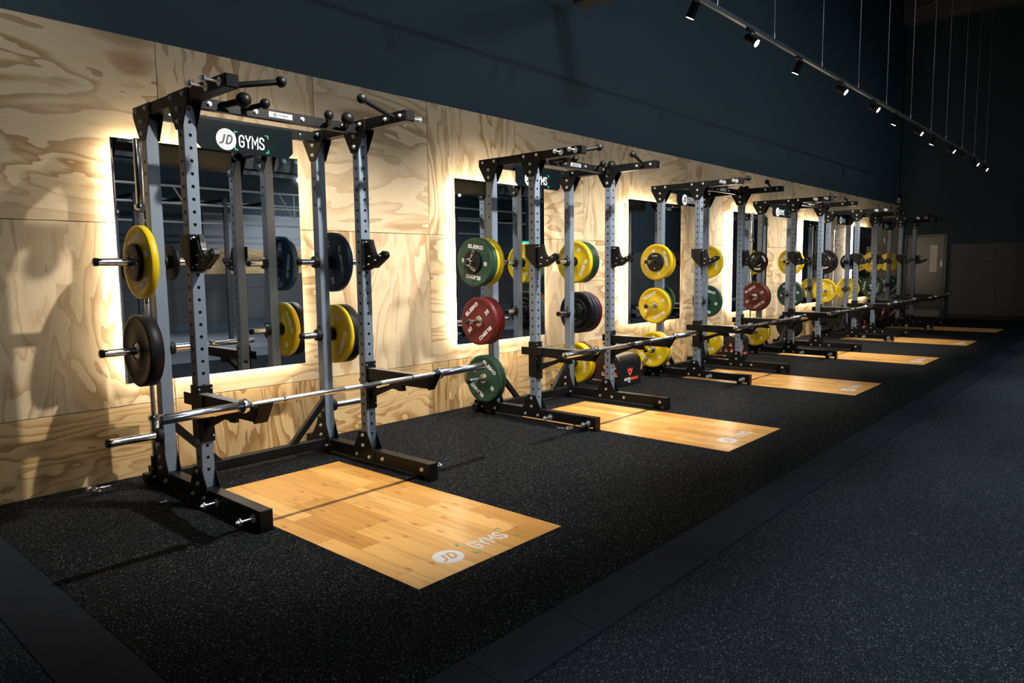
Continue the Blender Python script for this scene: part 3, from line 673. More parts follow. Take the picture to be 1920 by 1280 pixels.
    for x_ in (2.20, 2.50, 2.60, 2.0, 2.92): m.cyl((x_, -0.500, 2.374), (x_, -0.503, 2.374), 0.006, 10)
    m.obj('rivets', zinc, rc)
    m = MB(); m.prism([(2.140, 2.376), (2.140, 2.222), (2.178, 2.184), (2.794, 2.184), (2.832, 2.222), (2.832, 2.376)], -0.540, -0.534, 'y', 0.001)
    sg = m.obj('header_sign', sign_black, e)
    m = MB(); m.lathe([(0.0, -0.5412), (0.069, -0.5412), (0.069, -0.5400), (0.0, -0.5400)], 44, (2.342, 0, 2.262), 'y', False, False); m.obj('emblem_disc', white_print, sg)
    m = MB(); write(m, 'JD', (2.340, -0.5418, 2.262), (1, 0, 0), (0, 0, 1), 0.096, 0.066, 0.0135, 0.0004, 0.25, 0, 0.44); m.obj('emblem_letters', dark_print_hole_shade, sg)
    m = MB(); write(m, 'GYMS', (2.522, -0.5408, 2.262), (1, 0, 0), (0, 0, 1), 0.186, 0.083, 0.0088, 0.0006); m.obj('sign_lettering', white_print, sg)
    m = MB(); gx0, gx1, gz0, gz1, L_, w = 2.398, 2.645, 2.200, 2.322, 0.024, 0.0065
    for sx, X in ((1, gx0), (-1, gx1)):
        for sz, Z in ((1, gz0), (-1, gz1)):
            m.box(min(X, X + sx*L_), max(X, X + sx*L_), -0.5412, -0.540, min(Z, Z + sz*w), max(Z, Z + sz*w))
            m.box(min(X, X + sx*w), max(X, X + sx*w), -0.5412, -0.540, min(Z + sz*w, Z + sz*L_), max(Z + sz*w, Z + sz*L_))
    m.obj('corner_marks', green_print, sg)
    # standoffs between crossbar and sign
    m = MB()
    for x_ in (2.2, 2.77): m.box(x_ - 0.02, x_ + 0.02, -0.534, -0.500, 2.345, 2.370)
    m.obj('sign_bracket', black_paint, e)
    # rear base rail and diagonal braces
    MB().box(XL + H, XR - H, -0.500, -0.450, 0.05, ZB1, 0.003).obj('rear_base_rail', black_paint, e)
    for sx, x_ in ((1, XL + H), (-1, XR - H)):
        m = MB(); m.prism([(x_, 0.445), (x_, 0.375), (x_ + sx*0.245, ZB1), (x_ + sx*0.305, ZB1)], -0.495, -0.455, 'y', 0.002); m.obj('diagonal_brace', black_paint, e)
    # bar cup behind the left post
    m = MB(); m.lathe([(0.034, 0.03), (0.034, 0.20), (0.0275, 0.20), (0.0275, 0.03)], 24, (1.862, -0.325, 0), 'z', True, True); m.box(1.83, 1.90, -0.37, -0.28, 0.12, 0.128); m.obj('bar_cup', black_paint, e)
    m = MB(); m.cyl((1.80, -0.27, 0.05), (1.95, -0.27, 0.05), 0.036, 20); m.obj('roller', black_rubber, e)
    return e
rack0 = build_rack()
racks = [rack0]
RLAB = ['nearest slate grey squat rack with full header sign and ball grips', 'second rack from the camera, large green and red plates on its left post',
        'third rack from the camera, two yellow plates stacked down its left post', 'fourth rack from the camera, small black grip plate and red plate on its left post',
        'fifth rack from the camera, big black plate at its upper left', 'farthest rack, standing clear against the door wall']
rack0['label'] = RLAB[0]
for k in range(1, 6): racks.append(dup(rack0, Vector(RO) + Vector((RACK_DX[k], 0, 0)), RLAB[k]))

# ------------------------------------------------------------------ J hooks and spotter arms (lift-off pieces)
def build_hook(side):
    x = XL if side < 0 else XR; s = side
    o = (x, YF, 1.5)
    e = thing('bar_hook', 'x', 'rack hook', o, 'bar hooks on the front posts')
    a = x + s*(H + 0.001)
    m = MB(); m.box(x - 0.041, x + 0.047, YF - H - 0.0075, YF - H - 0.0015, 1.398, 1.610, 0.0015); m.obj('front_plate', black_paint, e)
    m = MB(); m.prism([(YF - H - 0.006, 1.610), (-0.905, 1.610), (-0.905, 1.515), (-0.925, 1.490), (-0.965, 1.445), (YF - H - 0.006, 1.398)], min(a, a + s*0.005), max(a, a + s*0.005), 'x', 0.001); m.obj('side_plate', black_paint, e)
    # hook: two cheek plates with a dark liner between
    prof = [(-1.024, 1.600), (-1.070, 1.600), (-1.085, 1.560), (-1.100, 1.520), (-1.125, 1.490), (-1.142, 1.480), (-1.160, 1.490), (-1.215, 1.518), (-1.240, 1.512), (-1.248, 1.492), (-1.235, 1.476), (-1.120, 1.410), (-1.024, 1.404)]
    ch = MB(); ch.prism(prof, x - 0.020, x - 0.012, 'x', 0.001); c1 = ch.obj('cheek_plate', black_paint, e)
    ch = MB(); ch.prism(prof, x + 0.012 + 0.006, x + 0.020 + 0.006, 'x', 0.001); c2 = ch.obj('cheek_plate', black_paint, e)
    li = [(-1.026, 1.606), (-1.084, 1.606), (-1.094, 1.560), (-1.107, 1.523), (-1.130, 1.495), (-1.144, 1.487), (-1.160, 1.497), (-1.214, 1.526), (-1.246, 1.518), (-1.254, 1.492), (-1.238, 1.474), (-1.120, 1.412), (-1.026, 1.410)]
    MB().prism(li, x - 0.012, x + 0.018, 'x', 0.0015).obj('liner', black_plastic, e)
    for y_, z_ in ((-1.052, 1.590), (-1.080, 1.490), (-1.145, 1.463), (-1.200, 1.492), (-1.070, 1.435)): bolt(c1, (x - 0.020, y_, z_), -1, 0.0045, 'screw')
    m = MB(); m.cyl((x - 0.032, YF - H - 0.0075, 1.585), (x - 0.032, YF - H - 0.011, 1.585), 0.005, 10); m.cyl((x - 0.032, YF - H - 0.0075, 1.42), (x - 0.032, YF - H - 0.011, 1.42), 0.005, 10); m.obj('screw', zinc, e)
    return e
def build_arm(side):
    x = XL if side < 0 else XR; s = side
    e = thing('spotter_arm', 'x', 'spotter arm', (x, YF, 0.65), 'safety spotter arms on the front posts')
    zt = 0.684 if side < 0 else 0.700; zb = zt - 0.078
    yf_ = YF - H
    a = x + s*(H + 0.001)
    m = MB(); m.box(x - 0.042, x + 0.048, yf_ - 0.0075, yf_ - 0.0015, zt - 0.29, zt + 0.050, 0.002); m.obj('front_plate', black_paint, e)
    m = MB(); m.box(min(a, a + s*0.006), max(a, a + s*0.006), yf_ - 0.006, YF + 0.045, zt - 0.27, zt + 0.050, 0.002); m.obj('side_plate', black_paint, e)
    # arm passes along the outer side and out over the platform
    xa0, xa1 = (x - 0.045, x + 0.012) if s < 0 else (x - 0.030, x + 0.022)
    m = MB(); m.prism([(yf_ - 0.008, zt), (yf_ - 0.008, zt - 0.078), (-1.36, zt - 0.082), (-1.660, zt - 0.078), (-1.700, zt - 0.004)], xa0, xa1, 'x', 0.002)
    m.obj('arm_beam', black_paint, e)
    m = MB(); xo = x + s*0.049 - 0.002
    m.box(xo - 0.002, xo + 0.006, -1.10, -0.855, zt - 0.070, zt, 0.002); m.obj('outer_rail', black_paint, e)
    m = MB(); m.box(xa0 + 0.001, xa1 - 0.001, -1.690, yf_ - 0.015, zt + 0.0005, zt + 0.005, 0.001); m.obj('arm_liner', arm_pad, e)
    # raised lip at the end, tilted outward
    m = MB(); m.prism([(-1.662, zt - 0.082), (-1.735, zt + 0.028), (-1.743, zt + 0.024), (-1.672, zt - 0.088)], (xa0 - 0.002) if s < 0 else xa0, (xa1 + 0.020) if s < 0 else xa1 + 0.002, 'x', 0.0012); m.obj('end_lip', black_paint, e)
    m = MB(); m.prism([(yf_ - 0.006, zt - 0.215), (yf_ - 0.006, zt - 0.155), (-1.30, zt - 0.082), (-1.36, zt - 0.120), (-1.325, zt - 0.120), (-1.26, zt - 0.118)], x - 0.012, x + 0.012, 'x', 0.0015); m.obj('brace', black_paint, e)
    m = MB(); m.prism([(-1.215, zt - 0.082), (-1.375, zt - 0.082), (-1.395, zt - 0.100), (-1.392, zt - 0.125), (-1.34, zt - 0.128)], x - 0.014, x + 0.014, 'x', 0.0015); m.obj('bracket', black_paint, e)
    m = MB()
    for xx, zz in ((x + 0.038, zt + 0.028), (x + 0.038, zt - 0.255), (x - 0.034, zt + 0.028), (x - 0.034, zt - 0.10)): m.cyl((xx, yf_ - 0.0075, zz), (xx, yf_ - 0.011, zz), 0.006, 10)
    m.obj('screw', zinc, e)
    m = MB(); m.lathe([(0.0, 0), (0.014, 0), (0.014, 0.03), (0.0, 0.03)], 16, (x - s*0.01, YF + H + 0.0, zt - 0.09), 'y', True, False); m.obj('locking_knob', black_plastic, e)
    return e
for side in (-1, 1):
    hk = build_hook(side); am = build_arm(side); sd = 'left' if side < 0 else 'right'
    for k in range(6):
        lh = 'black bar hook on the %s front post of the %s rack' % (sd, ORD[k]); la = 'black spotter arm jutting from the %s front post of the %s rack' % (sd, ORD[k])
        if k == 0: hk['label'] = lh; am['label'] = la; h0 = Vector(hk['_o']); a0 = Vector(am['_o'])
        else: dup(hk, h0 + Vector((RACK_DX[k], 0, 0)), lh); dup(am, a0 + Vector((RACK_DX[k], 0, 0)), la)

# ------------------------------------------------------------------ barbells (2.2 m, along local X)
def build_barbell(label):
    e = thing('barbell', label, 'barbell', (0, 0, 0))
    m = MB(); m.lathe([(0.0, -0.66), (0.014, -0.66), (0.014, -0.16), (0.014, 0.16), (0.014, 0.66), (0.0, 0.66)], 20, close=False); m.obj('shaft', chrome, e)
    for a, b in ((-0.64, -0.455), (-0.445, -0.20), (-0.06, 0.06), (0.20, 0.445), (0.455, 0.64)): m = MB(); m.lathe([(0.0143, a), (0.0148, a + 0.002), (0.0148, b - 0.002), (0.0143, b)], 20, close=False); m.obj('grip_knurling', knurl, e)
    for s in (-1, 1):
        m = MB(); m.lathe([(0.0, s*1.10), (0.023, s*1.10), (0.0248, s*1.096), (0.0248, s*0.695), (0.022, s*0.693), (0.022, s*0.692), (0.0, s*0.692)], 32, close=False); sl = m.obj('sleeve', chrome, e)
        m = MB(); m.lathe([(0.0, s*0.692), (0.036, s*0.692), (0.037, s*0.689), (0.037, s*0.667), (0.035, s*0.663), (0.026, s*0.661), (0.026, s*0.655), (0.0, s*0.655)], 32, close=False); m.obj('collar', chrome, e)
        m = MB(); m.lathe([(0.0, s*1.1015), (0.014, s*1.1015), (0.016, s*1.1), (0.0, s*1.1)], 20, close=False); m.obj('end_cap', worn_steel, sl)
    return e
def aim_x(a, b):
    d = (Vector(b) - Vector(a)); return d.to_track_quat('X', 'Z').to_euler()
BARS = [((dx + c - 1.10, -1.692, 0.7015), (dx + c + 1.10, -1.680, 0.7195), lab) for dx, c, lab in (
    (RACK_DX[0], 2.460, 'barbell resting across the spotter arms of the nearest rack'), (RACK_DX[1], 2.495, 'barbell across the spotter arms of the second rack, its near end at the picture centre'),
    (RACK_DX[2], 2.495, 'barbell across the spotter arms of the third rack'), (RACK_DX[3], 2.495, 'barbell across the spotter arms of the fourth rack'),
    (RACK_DX[4], 2.495, 'barbell across the spotter arms of the fifth rack'), (RACK_DX[5], 2.495, 'barbell across the spotter arms of the farthest rack'))]
bar0 = None
for i, (a, b, lab) in enumerate(BARS):
    c = (Vector(a) + Vector(b))/2; r = aim_x(a, b)
    if bar0 is None: bar0 = build_barbell(lab); bar0.location = c; bar0.rotation_euler = r; bar0['group'] = 'barbells lying across the racks'
    else: dup(bar0, c, lab, rot=r)
for a, lab in (((1.862, -0.325), 'upright spare barbell in the cup behind the left posts of the nearest rack'),
               ((1.862 + RACK_DX[3], -0.325), 'upright spare barbell behind the left posts of the fourth rack'),
               ((15.93, -0.06), 'upright barbell leaning by the plywood behind the fifth rack')):
    dup(bar0, Vector((a[0], a[1], 1.103 + 0.03)), lab, 'spare barbells standing upright', rot=(0, -math.pi/2, 0))

# ------------------------------------------------------------------ weight plates
def build_plate(col, r, t, num, hub, iron=False):
    # axis along X, front face at x=0 facing -X, body to +x
    e = thing('weight_plate', 'x', 'weight plate', (0, 0, 0))
    if not iron:
        rr = r*0.885
        prof = [(0.05, 0.004), (0.052, 0.0), (0.066, 0.0), (0.070, 0.0035), (rr - 0.006, 0.0035), (rr, 0.0), (rr + 0.004, 0.0), (r - 0.006, 0.0), (r, 0.005),
                (r, t - 0.005), (r - 0.006, t), (rr, t), (rr - 0.006, t - 0.0035), (0.070, t - 0.0035), (0.066, t), (0.052, t), (0.05, t - 0.004)]
        if r < 0.15: prof = [(0.045, 0.001), (0.050, 0.0), (r - 0.008, 0.0), (r - 0.004, 0.001), (r, 0.005), (r, t - 0.005), (r - 0.005, t), (0.05, t), (0.045, t - 0.001)]
        MB().lathe(prof, 64).obj('disc', P_MAT[col], e)
        hr = 0.05 if r >= 0.15 else 0.045
        MB().lathe([(0.0258, 0.003), (0.030, 0.001), (hr - 0.001, 0.002), (hr + 0.0005, 0.004), (hr + 0.0005, t - 0.004), (hr - 0.001, t - 0.002), (0.030, t - 0.001), (0.0258, t - 0.003)], 40).obj('hub', {'steel': worn_steel, 'black': black_plastic}[hub], e)
    else:
        MB().lathe([(0.0258, 0.0), (0.040, 0.0), (0.045, 0.006), (r*0.48, 0.008), (r*0.52, 0.002), (r*0.56, 0.002), (r*0.60, 0.008), (r*0.78, 0.008), (r*0.82, 0.0), (r - 0.006, 0.0), (r, 0.006), (r, t - 0.006), (r - 0.006, t), (0.04, t), (0.0258, t)], 56).obj('disc', P_MAT[col], e)
        m = MB()
        for k in range(3):
            a = 2*math.pi*k/3 + 0.5
            for j in range(-3, 4):
                a1, a2 = a + j*0.13, a + (j + 1)*0.13
                p = [(0.001, r*q*math.cos(b_), r*q*math.sin(b_)) for q, b_ in ((0.60, a1), (0.76, a1), (0.76, a2), (0.60, a2))]
                m._fin([(x_ + 0.0068, y_, z_) for x_, y_, z_ in p], [(0, 1, 2, 3)])
        m.obj('grip_slot', simple('grip_slot_shine', (0.28, 0.29, 0.31), 0.3, 0.8), e)
    if num is not None:
        pm = {'yellow': white_print, 'green': white_print, 'red': white_print, 'blue': light_print, 'black': light_print, 'white': dark_print_hole_shade}[col]
        R_, U_ = (0, -1, 0), (0, 0, 1); big = r >= 0.15
        xf = 0.0028 if big else -0.0004
        rt = 0.140 if big else 0.078; w = 0.190 if big else 0.082; h = 0.034 if big else 0.018
        for rot in ((0.0, math.pi) if big else (0.0,)):
            m = MB(); write(m, 'ELEIKO', Vector((xf, 0, 0)) + Vector((0, 0, 1))*rt*math.cos(rot), R_, U_, w, h, h*0.24, 0.0007, 0, rot); m.obj('raised_lettering', pm, e)
            m = MB()
            if big: write(m, str(num), Vector((xf, 0, 0)) + Vector((0, -1, 0))*rt*math.cos(rot), R_, U_, (0.042 if num in (15, 10) else 0.052) if num >= 10 else 0.022, 0.038, 0.0078, 0.0007, 0, rot, 0.45)
            else: write(m, str(num), Vector((xf, 0, -0.078)), R_, U_, 0.013, 0.020, 0.004, 0.0007)
            m.obj('weight_number', pm, e)
    return e
PROTO = {}
def plate(kx, side, lvl, stack, inner=False):
    """stack: list from the post outward of (colour, radius, thickness, number, hub, iron, rotation, label)."""
    z = {'top': 1.460, 'mid': 0.912, 'low': 0.361}[lvl]
    x = (XL if side < 0 else XR) + RACK_DX[kx]; s = side if not inner else -side
    pos = x + s*(H + 0.0375)
    for col, r, t, num, hub, iron, rot, lab in stack:
        key = (col, r, t, num, hub, iron)
        x0 = pos - t if s < 0 else pos
        loc = Vector((x0, YR, z - 0.0012 if not iron else z - 0.0012))
        if key not in PROTO: p = build_plate(*key[:5], iron); PROTO[key] = p; p.location = loc; p.rotation_euler = (math.radians(-rot), 0, 0)
        else: p = dup(PROTO[key], loc, rot=(math.radians(-rot), 0, 0))
        p['label'] = lab; p['group'] = '%s weight plates on the storage horns' % col
        pos += s*(t + 0.001)
Y15 = ('yellow', 0.225, 0.046, 15); G10 = ('green', 0.225, 0.040, 10); R25 = ('red', 0.225, 0.066, 25); B20 = ('blue', 0.225, 0.056, 20)
K = lambda t: ('black', 0.225, t, None)
K5 = ('black', 0.1175, 0.030, 5)
W5 = ('white', 0.225, 0.036, 5)
# nearest rack
plate(0, -1, 'top', [(*Y15, 'black', False, 20, 'yellow plate at the upper left of the nearest rack, behind a small black disc'), (*K5, 'black', False, 85, 'small black disc in front of the yellow plate, upper left of the nearest rack')])
plate(0, -1, 'mid', [(*K(0.082), 'steel', False, 0, 'thick plain black plate at the lower left of the nearest rack')])
plate(0, -1, 'top', [('black', 0.115, 0.022, None, 'black', False, 0, 'small black disc on the inner horn of the nearest rack, left side')], inner=True)
plate(0, 1, 'top', [(*B20, 'black', False, -80, 'dark blue plate at the upper right of the nearest rack')])
plate(0, 1, 'mid', [(*Y15, 'black', False, -118, 'yellow plate at the middle right of the nearest rack'), (*K(0.078), 'black', False, 0, 'thick black plate behind the yellow one, middle right of the nearest rack')])
# second rack
plate(1, -1, 'top', [(*Y15, 'steel', False, 10, 'yellow plate nearest the post, upper left stack of the second rack'), (*Y15, 'steel', False, 40, 'yellow plate just behind the green ones, upper left stack of the second rack'),
      (*G10, 'steel', False, 60, 'inner green plate of the upper left stack, second rack'), (*G10, 'steel', False, -8, 'outermost green plate at the upper left of the second rack, facing the camera'),
      ('black', 0.105, 0.034, None, 'black', False, 0, 'small black disc at the front of the upper left stack, second rack')])
plate(1, -1, 'mid', [(*R25, 'steel', False, 10, 'inner dark red plate at the middle left of the second rack'), (*R25, 'steel', False, 38, 'outer dark red plate marked 25 at the middle left of the second rack')])
plate(1, -1, 'low', [(*G10, 'steel', False, 10, 'inner green plate at the lower left of the second rack'), (*G10, 'steel', False, -36, 'outer green plate marked 10, lower left of the second rack beside a barbell end')])
plate(1, 1, 'top', [(*Y15, 'black', False, -118 + 180, 'yellow plate facing the camera, upper right of the second rack'), (*G10, 'black', False, 0, 'green plate right behind the yellow one, upper right of the second rack'),
      (*G10, 'black', False, 30, 'middle green plate, upper right of the second rack'), (*G10, 'black', False, 90, 'outermost green plate, upper right of the second rack')])
plate(1, 1, 'mid', [('black', 0.100, 0.016, None, 'black', True, 0, 'smallest black iron plate, middle right of the second rack'), ('black', 0.155, 0.022, None, 'black', True, 20, 'medium black iron plate, middle right of the second rack'),
      (*K(0.060), 'black', False, 0, 'large black plate, middle right of the second rack'), (*B20, 'black', False, 0, 'blue plate between black and red ones, middle right of the second rack'), (*R25, 'black', False, 0, 'red plate outermost, middle right of the second rack')])
plate(1, 1, 'low', [(*Y15, 'steel', False, -90, 'yellow plate facing the camera, lower right of the second rack'), (*Y15, 'steel', False, 0, 'second yellow plate, lower right of the second rack'), (*R25, 'black', False, 0, 'dark red plate behind two yellow ones, lower right of the second rack')])
# third rack
plate(2, -1, 'top', [(*Y15, 'black', False, -75, 'yellow plate at the upper left of the third rack'), (*K5, 'black', False, 0, 'small black disc marked 5 on the yellow plate, upper left of the third rack')])
plate(2, -1, 'mid', [(*G10, 'steel', False, 0, 'green plate hidden behind the yellow one, middle left of the third rack'), (*Y15, 'steel', False, 28, 'yellow plate marked 15 at the middle left of the third rack')])
plate(2, -1, 'low', [(*W5, 'steel', False, 0, 'white plate behind the yellow ones, lower left of the third rack'), (*Y15, 'steel', False, 0, 'inner yellow plate, lower left of the third rack'), (*Y15, 'steel', False, -38, 'outer yellow plate, lower left of the third rack')])
plate(2, 1, 'top', [(*Y15, 'black', False, -95, 'yellow plate at the upper right of the third rack')])
plate(2, 1, 'mid', [(*G10, 'black', False, -14, 'green plate marked 10 at the middle right of the third rack')])
plate(2, 1, 'low', [(*Y15, 'steel', False, 12, 'yellow plate at the lower right of the third rack'), (*W5, 'steel', False, 0, 'white plate at the lower right of the third rack')])
# fourth rack
plate(3, -1, 'top', [('black', 0.165, 0.026, None, 'black', True, 0, 'black iron grip plate at the upper left of the fourth rack'), ('black', 0.095, 0.020, None, 'black', True, 40, 'small black iron plate on the grip plate, upper left of the fourth rack')])
plate(3, -1, 'mid', [(*K(0.050), 'black', False, 0, 'black plate behind the red one, middle left of the fourth rack'), (*R25, 'steel', False, 32, 'dark red plate marked 25 at the middle left of the fourth rack')])
plate(3, -1, 'low', [(*K(0.030), 'black', False, 0, 'thin black plate behind the yellow one, lower left of the fourth rack'), (*Y15, 'steel', False, -42, 'yellow plate at the lower left of the fourth rack')])
plate(3, 1, 'top', [(*Y15, 'black', False, 45, 'yellow plate at the upper right of the fourth rack')])
plate(3, 1, 'mid', [(*G10, 'black', False, 10, 'green plate at the middle right of the fourth rack'), (*R25, 'black', False, 0, 'red plate behind the green one, middle right of the fourth rack')])
plate(3, 1, 'low', [(*K(0.070), 'black', False, 0, 'black plate at the lower right of the fourth rack')])
# fifth rack
plate(4, -1, 'top', [(*K(0.070), 'black', False, 0, 'inner thick black plate, upper left of the fifth rack'), ('black', 0.165, 0.026, None, 'black', True, 10, 'smaller black iron plate in front, upper left of the fifth rack')])
plate(4, -1, 'mid', [(*Y15, 'steel', False, -80, 'yellow plate with steel hub, middle left of the fifth rack')])
plate(4, -1, 'low', [(*K(0.070), 'black', False, 0, 'black plate at the lower left of the fifth rack')])
plate(4, 1, 'top', [('black', 0.165, 0.026, None, 'black', True, 10, 'black iron plate at the upper right of the fifth rack')])
plate(4, 1, 'mid', [(*Y15, 'black', False, 45, 'yellow plate at the middle right of the fifth rack')])
plate(4, 1, 'low', [(*K(0.070), 'black', False, 0, 'black plate at the lower right of the fifth rack')])
# farthest rack
plate(5, -1, 'top', [(*Y15, 'steel', False, 180, 'yellow plate with steel hub, upper left of the farthest rack')])
plate(5, -1, 'mid', [(*R25, 'black', False, 0, 'red plate behind the green one, middle left of the farthest rack'), (*G10, 'steel', False, 80, 'green plate at the middle left of the farthest rack')])
plate(5, -1, 'low', [(*K(0.070), 'black', False, 0, 'black plate at the lower left of the farthest rack')])
plate(5, 1, 'top', [(*Y15, 'black', False, -45, 'yellow plate at the upper right of the farthest rack')])
plate(5, 1, 'mid', [(*G10, 'black', False, 50, 'green plate at the middle right of the farthest rack')])
plate(5, 1, 'low', [(*R25, 'black', False, 45, 'red plate at the lower right of the farthest rack')])

# ------------------------------------------------------------------ spring collars
def spring_clip(name, label, c, M):
    pts = []
    for i in range(0, 64):
        a = i/63*2*math.pi*2.6; pts.append(Vector((math.cos(a)*0.031, math.sin(a)*0.031, -0.010 + 0.020*i/63)))
    m = MB(); m.tube([M @ p for p in pts], 0.0035, 8)
    o = thing(name, label, 'spring clip', c); 
    m.bm.verts.ensure_lookup_table()
    for v in m.bm.verts: v.co += Vector(c)
    m.obj('coil', chrome, o)
    for (sx, z, a0) in ((-1, -0.010, 0.0), (1, 0.010, 2*math.pi*2.6)):
        p = Vector((math.cos(a0)*0.031, math.sin(a0)*0.031, z)); d = Vector((math.cos(a0 + sx*0.5), math.sin(a0 + sx*0.5), 0)); t = Vector((-d.y, d.x, 0))
        loop = [p, p + d*0.030 + t*0.010, p + d*0.085 + t*0.013, p + d*0.096 + t*0.002, p + d*0.085 - t*0.009, p + d*0.030 - t*0.002]
        m = MB(); m.tube([Vector(c) + M @ q for q in loop], 0.0032, 8); m.obj('handle_loop', chrome, o)
    return o
spring_clip('spring_clip', 'chrome spring clip lying on the rubber floor by the plywood, left of the nearest rack', (1.53, -0.13, 0.0135), Matrix.Rotation(0.6, 3, 'Z'))
spring_clip('spring_clip', 'chrome spring clip hanging on the horn tip at the upper left of the second rack', (4.642, YR, 1.460), Matrix.Rotation(math.radians(90), 3, 'Y') @ Matrix.Rotation(-0.5, 3, 'Z'))
spring_clip('spring_clip', 'spring clip on the floor beside the left base leg of the second rack', (4.885, -1.43, 0.0135), Matrix.Rotation(2.2, 3, 'Z'))
m = MB(); m.box(1.715, 1.755, -0.722, -0.708, 0.0, 0.004, 0.001); tag(m.obj('paper_scrap', white_print), 'tiny white scrap on the floor left of the nearest rack', 'scrap')

# ------------------------------------------------------------------ padded boxes
def build_box():
    x0, x1, y0, y1, h = 6.985, 7.436, -0.575, -0.075, 0.365
    e = thing('padded_box', 'x', 'padded box', ((x0+x1)/2, (y0+y1)/2, 0), 'padded boxes between the racks')
    prof = [(y0, 0.0), (y0, 0.285), (y0 + 0.012, 0.318), (y0 + 0.04, 0.345), (y0 + 0.09, h), (y1 - 0.06, h), (y1 - 0.02, 0.345), (y1, 0.30), (y1, 0.0)]
    MB().prism(prof, x0, x1, 'x', 0.006).obj('body', vinyl, e)
    m = MB(); cx, yz = 7.190, y0 - 0.0012
    def P(u, v): return (cx + u, v)
    for poly in ([(-0.055, 0.215), (-0.036, 0.200), (-0.030, 0.176), (0.0, 0.138), (0.0, 0.116), (-0.042, 0.160)], [(0.055, 0.215), (0.036, 0.200), (0.030, 0.176), (0.0, 0.138), (0.0, 0.116), (0.042, 0.160)],
                 [(-0.030, 0.186), (0.0, 0.216), (0.030, 0.186), (0.018, 0.166), (0.0, 0.188), (-0.018, 0.166)]):
        m.prism([P(*p) for p in poly], yz, y0 - 0.0002, 'y')
    write(m, 'BUILDER', (7.283, yz, 0.082), (1, 0, 0), (0, 0, 1), 0.165, 0.032, 0.0075, 0.0005, 0.1); m.obj('orange_emblem', orange_print, e)
    m = MB(); write(m, 'GLUTE', (7.130, yz, 0.082), (1, 0, 0), (0, 0, 1), 0.126, 0.032, 0.0075, 0.0005, 0.1); write(m, 'BOX', (7.175, yz, 0.048), (1, 0, 0), (0, 0, 1), 0.052, 0.018, 0.004, 0.0005); m.obj('white_lettering', white_print, e)
    xs_ = x0 - 0.0012
    m = MB()
    for yc, zc in ((-0.49, 0.24), (-0.42, 0.155), (-0.51, 0.155), (-0.33, 0.155), (-0.36, 0.24), (-0.24, 0.20)):
        m.prism([(yc - 0.030, zc - 0.014), (yc + 0.026, zc - 0.014), (yc + 0.018, zc + 0.002), (yc + 0.002, zc + 0.018), (yc - 0.008, zc + 0.010), (yc - 0.012, zc - 0.004)], xs_, x0 - 0.0002, 'x')
    write(m, 'BUILDER', (xs_, -0.305, 0.062), (0, -1, 0), (0, 0, 1), 0.085, 0.013, 0.003, 0.0005); m.obj('exercise_figures', orange_print, e)
    m = MB()
    for yc, zc in ((-0.49, 0.24), (-0.42, 0.155), (-0.51, 0.155), (-0.33, 0.155), (-0.36, 0.24)): m.box(xs_, x0 - 0.0002, yc - 0.022, yc + 0.022, zc - 0.032, zc - 0.022)
    write(m, 'GLUTE', (xs_, -0.215, 0.062), (0, -1, 0), (0, 0, 1), 0.07, 0.013, 0.003, 0.0005); m.box(xs_, x0 - 0.0002, -0.42, -0.37, 0.055, 0.068); m.obj('side_captions', white_print, e)
    return e
bx = build_box(); b0 = Vector(bx['_o'])
for k, (dx, lab) in enumerate(((0, 'black padded box with orange emblem between the second and third racks'), (3.10, 'black padded box between the third and fourth racks'), (9.24, 'black padded box between the fifth and farthest racks'), (12.3, 'black padded box beyond the farthest rack'))):
    if k == 0: bx['label'] = lab
    else: dup(bx, b0 + Vector((dx, 0, 0)), lab)

# ------------------------------------------------------------------ track lighting
def spot_lamp(x, y, zt, d, power, col, label, group, lens=None, size=62, on=True, blend=0.75, radius=0.03):
    """Track head: adapter, stem, can, lens and the lamp's own light. d = aim direction."""
    e = thing('track_lamp', label, 'spot lamp', (x, y, zt), group)
    d = Vector(d).normalized(); piv = Vector((x, y, zt - 0.095)); r = 0.035; ln = 0.115
    MB().box(x - 0.07, x + 0.07, y - 0.014, y + 0.014, zt - 0.030, zt - 0.008, 0.002).obj('adapter', black_paint, e)
    MB().cyl((x, y, zt - 0.03), (x, y, zt - 0.062), 0.009, 12).obj('stem', black_paint, e)
    a = piv - d*ln*0.45; b = piv + d*ln*0.62
    m = MB(); m.cyl(a, b, r, 28); m.obj('can', black_paint, e)
    m = MB(); m.cyl(b + d*0.0002, b + d*0.002, r*0.88, 28); m.obj('lens', (lens or lens_mat) if on else black_plastic, e)
    if on:
        ld = bpy.data.lights.new('spot_beam', 'SPOT'); ld.energy = power; ld.color = col; ld.spot_size = math.radians(size); ld.spot_blend = blend; ld.shadow_soft_size = radius
        lo = bpy.data.objects.new('spot_beam', ld); COL.objects.link(lo); lo.parent = e
        lo.location = (b + d*0.012) - Vector(e['_o']); lo.rotation_euler = d.to_track_quat('-Z', 'Y').to_euler()
    return e
WARM, COOL = (1.0, 0.95, 0.86), (0.84, 0.92, 1.0)
m = MB(); m.box(-2.0, 18.75, TRACK_Y - 0.018, TRACK_Y + 0.018, TRACK_Z - 0.008, TRACK_Z + 0.026, 0.002)
rail = thing('lighting_track', 'black lighting track hung in front of the racks, running toward the door wall', 'lighting track', (8.0, TRACK_Y, TRACK_Z))
m.obj('rail', simple('satin_dark_rail', (0.06, 0.085, 0.10), 0.36, 0.4), rail)
hx = [-0.7, 0.5, 1.75, 2.95, 4.12, 5.32, 6.38, 7.55, 8.86, 10.15, 11.25, 12.46, 13.53, 14.82, 15.81, 17.1, 18.16]
kinds = ['O', 'W', 'O', 'D', 'O', 'D', 'O', 'D', 'O', 'O', 'D', 'O', 'D', 'O', 'X', 'O', 'O']
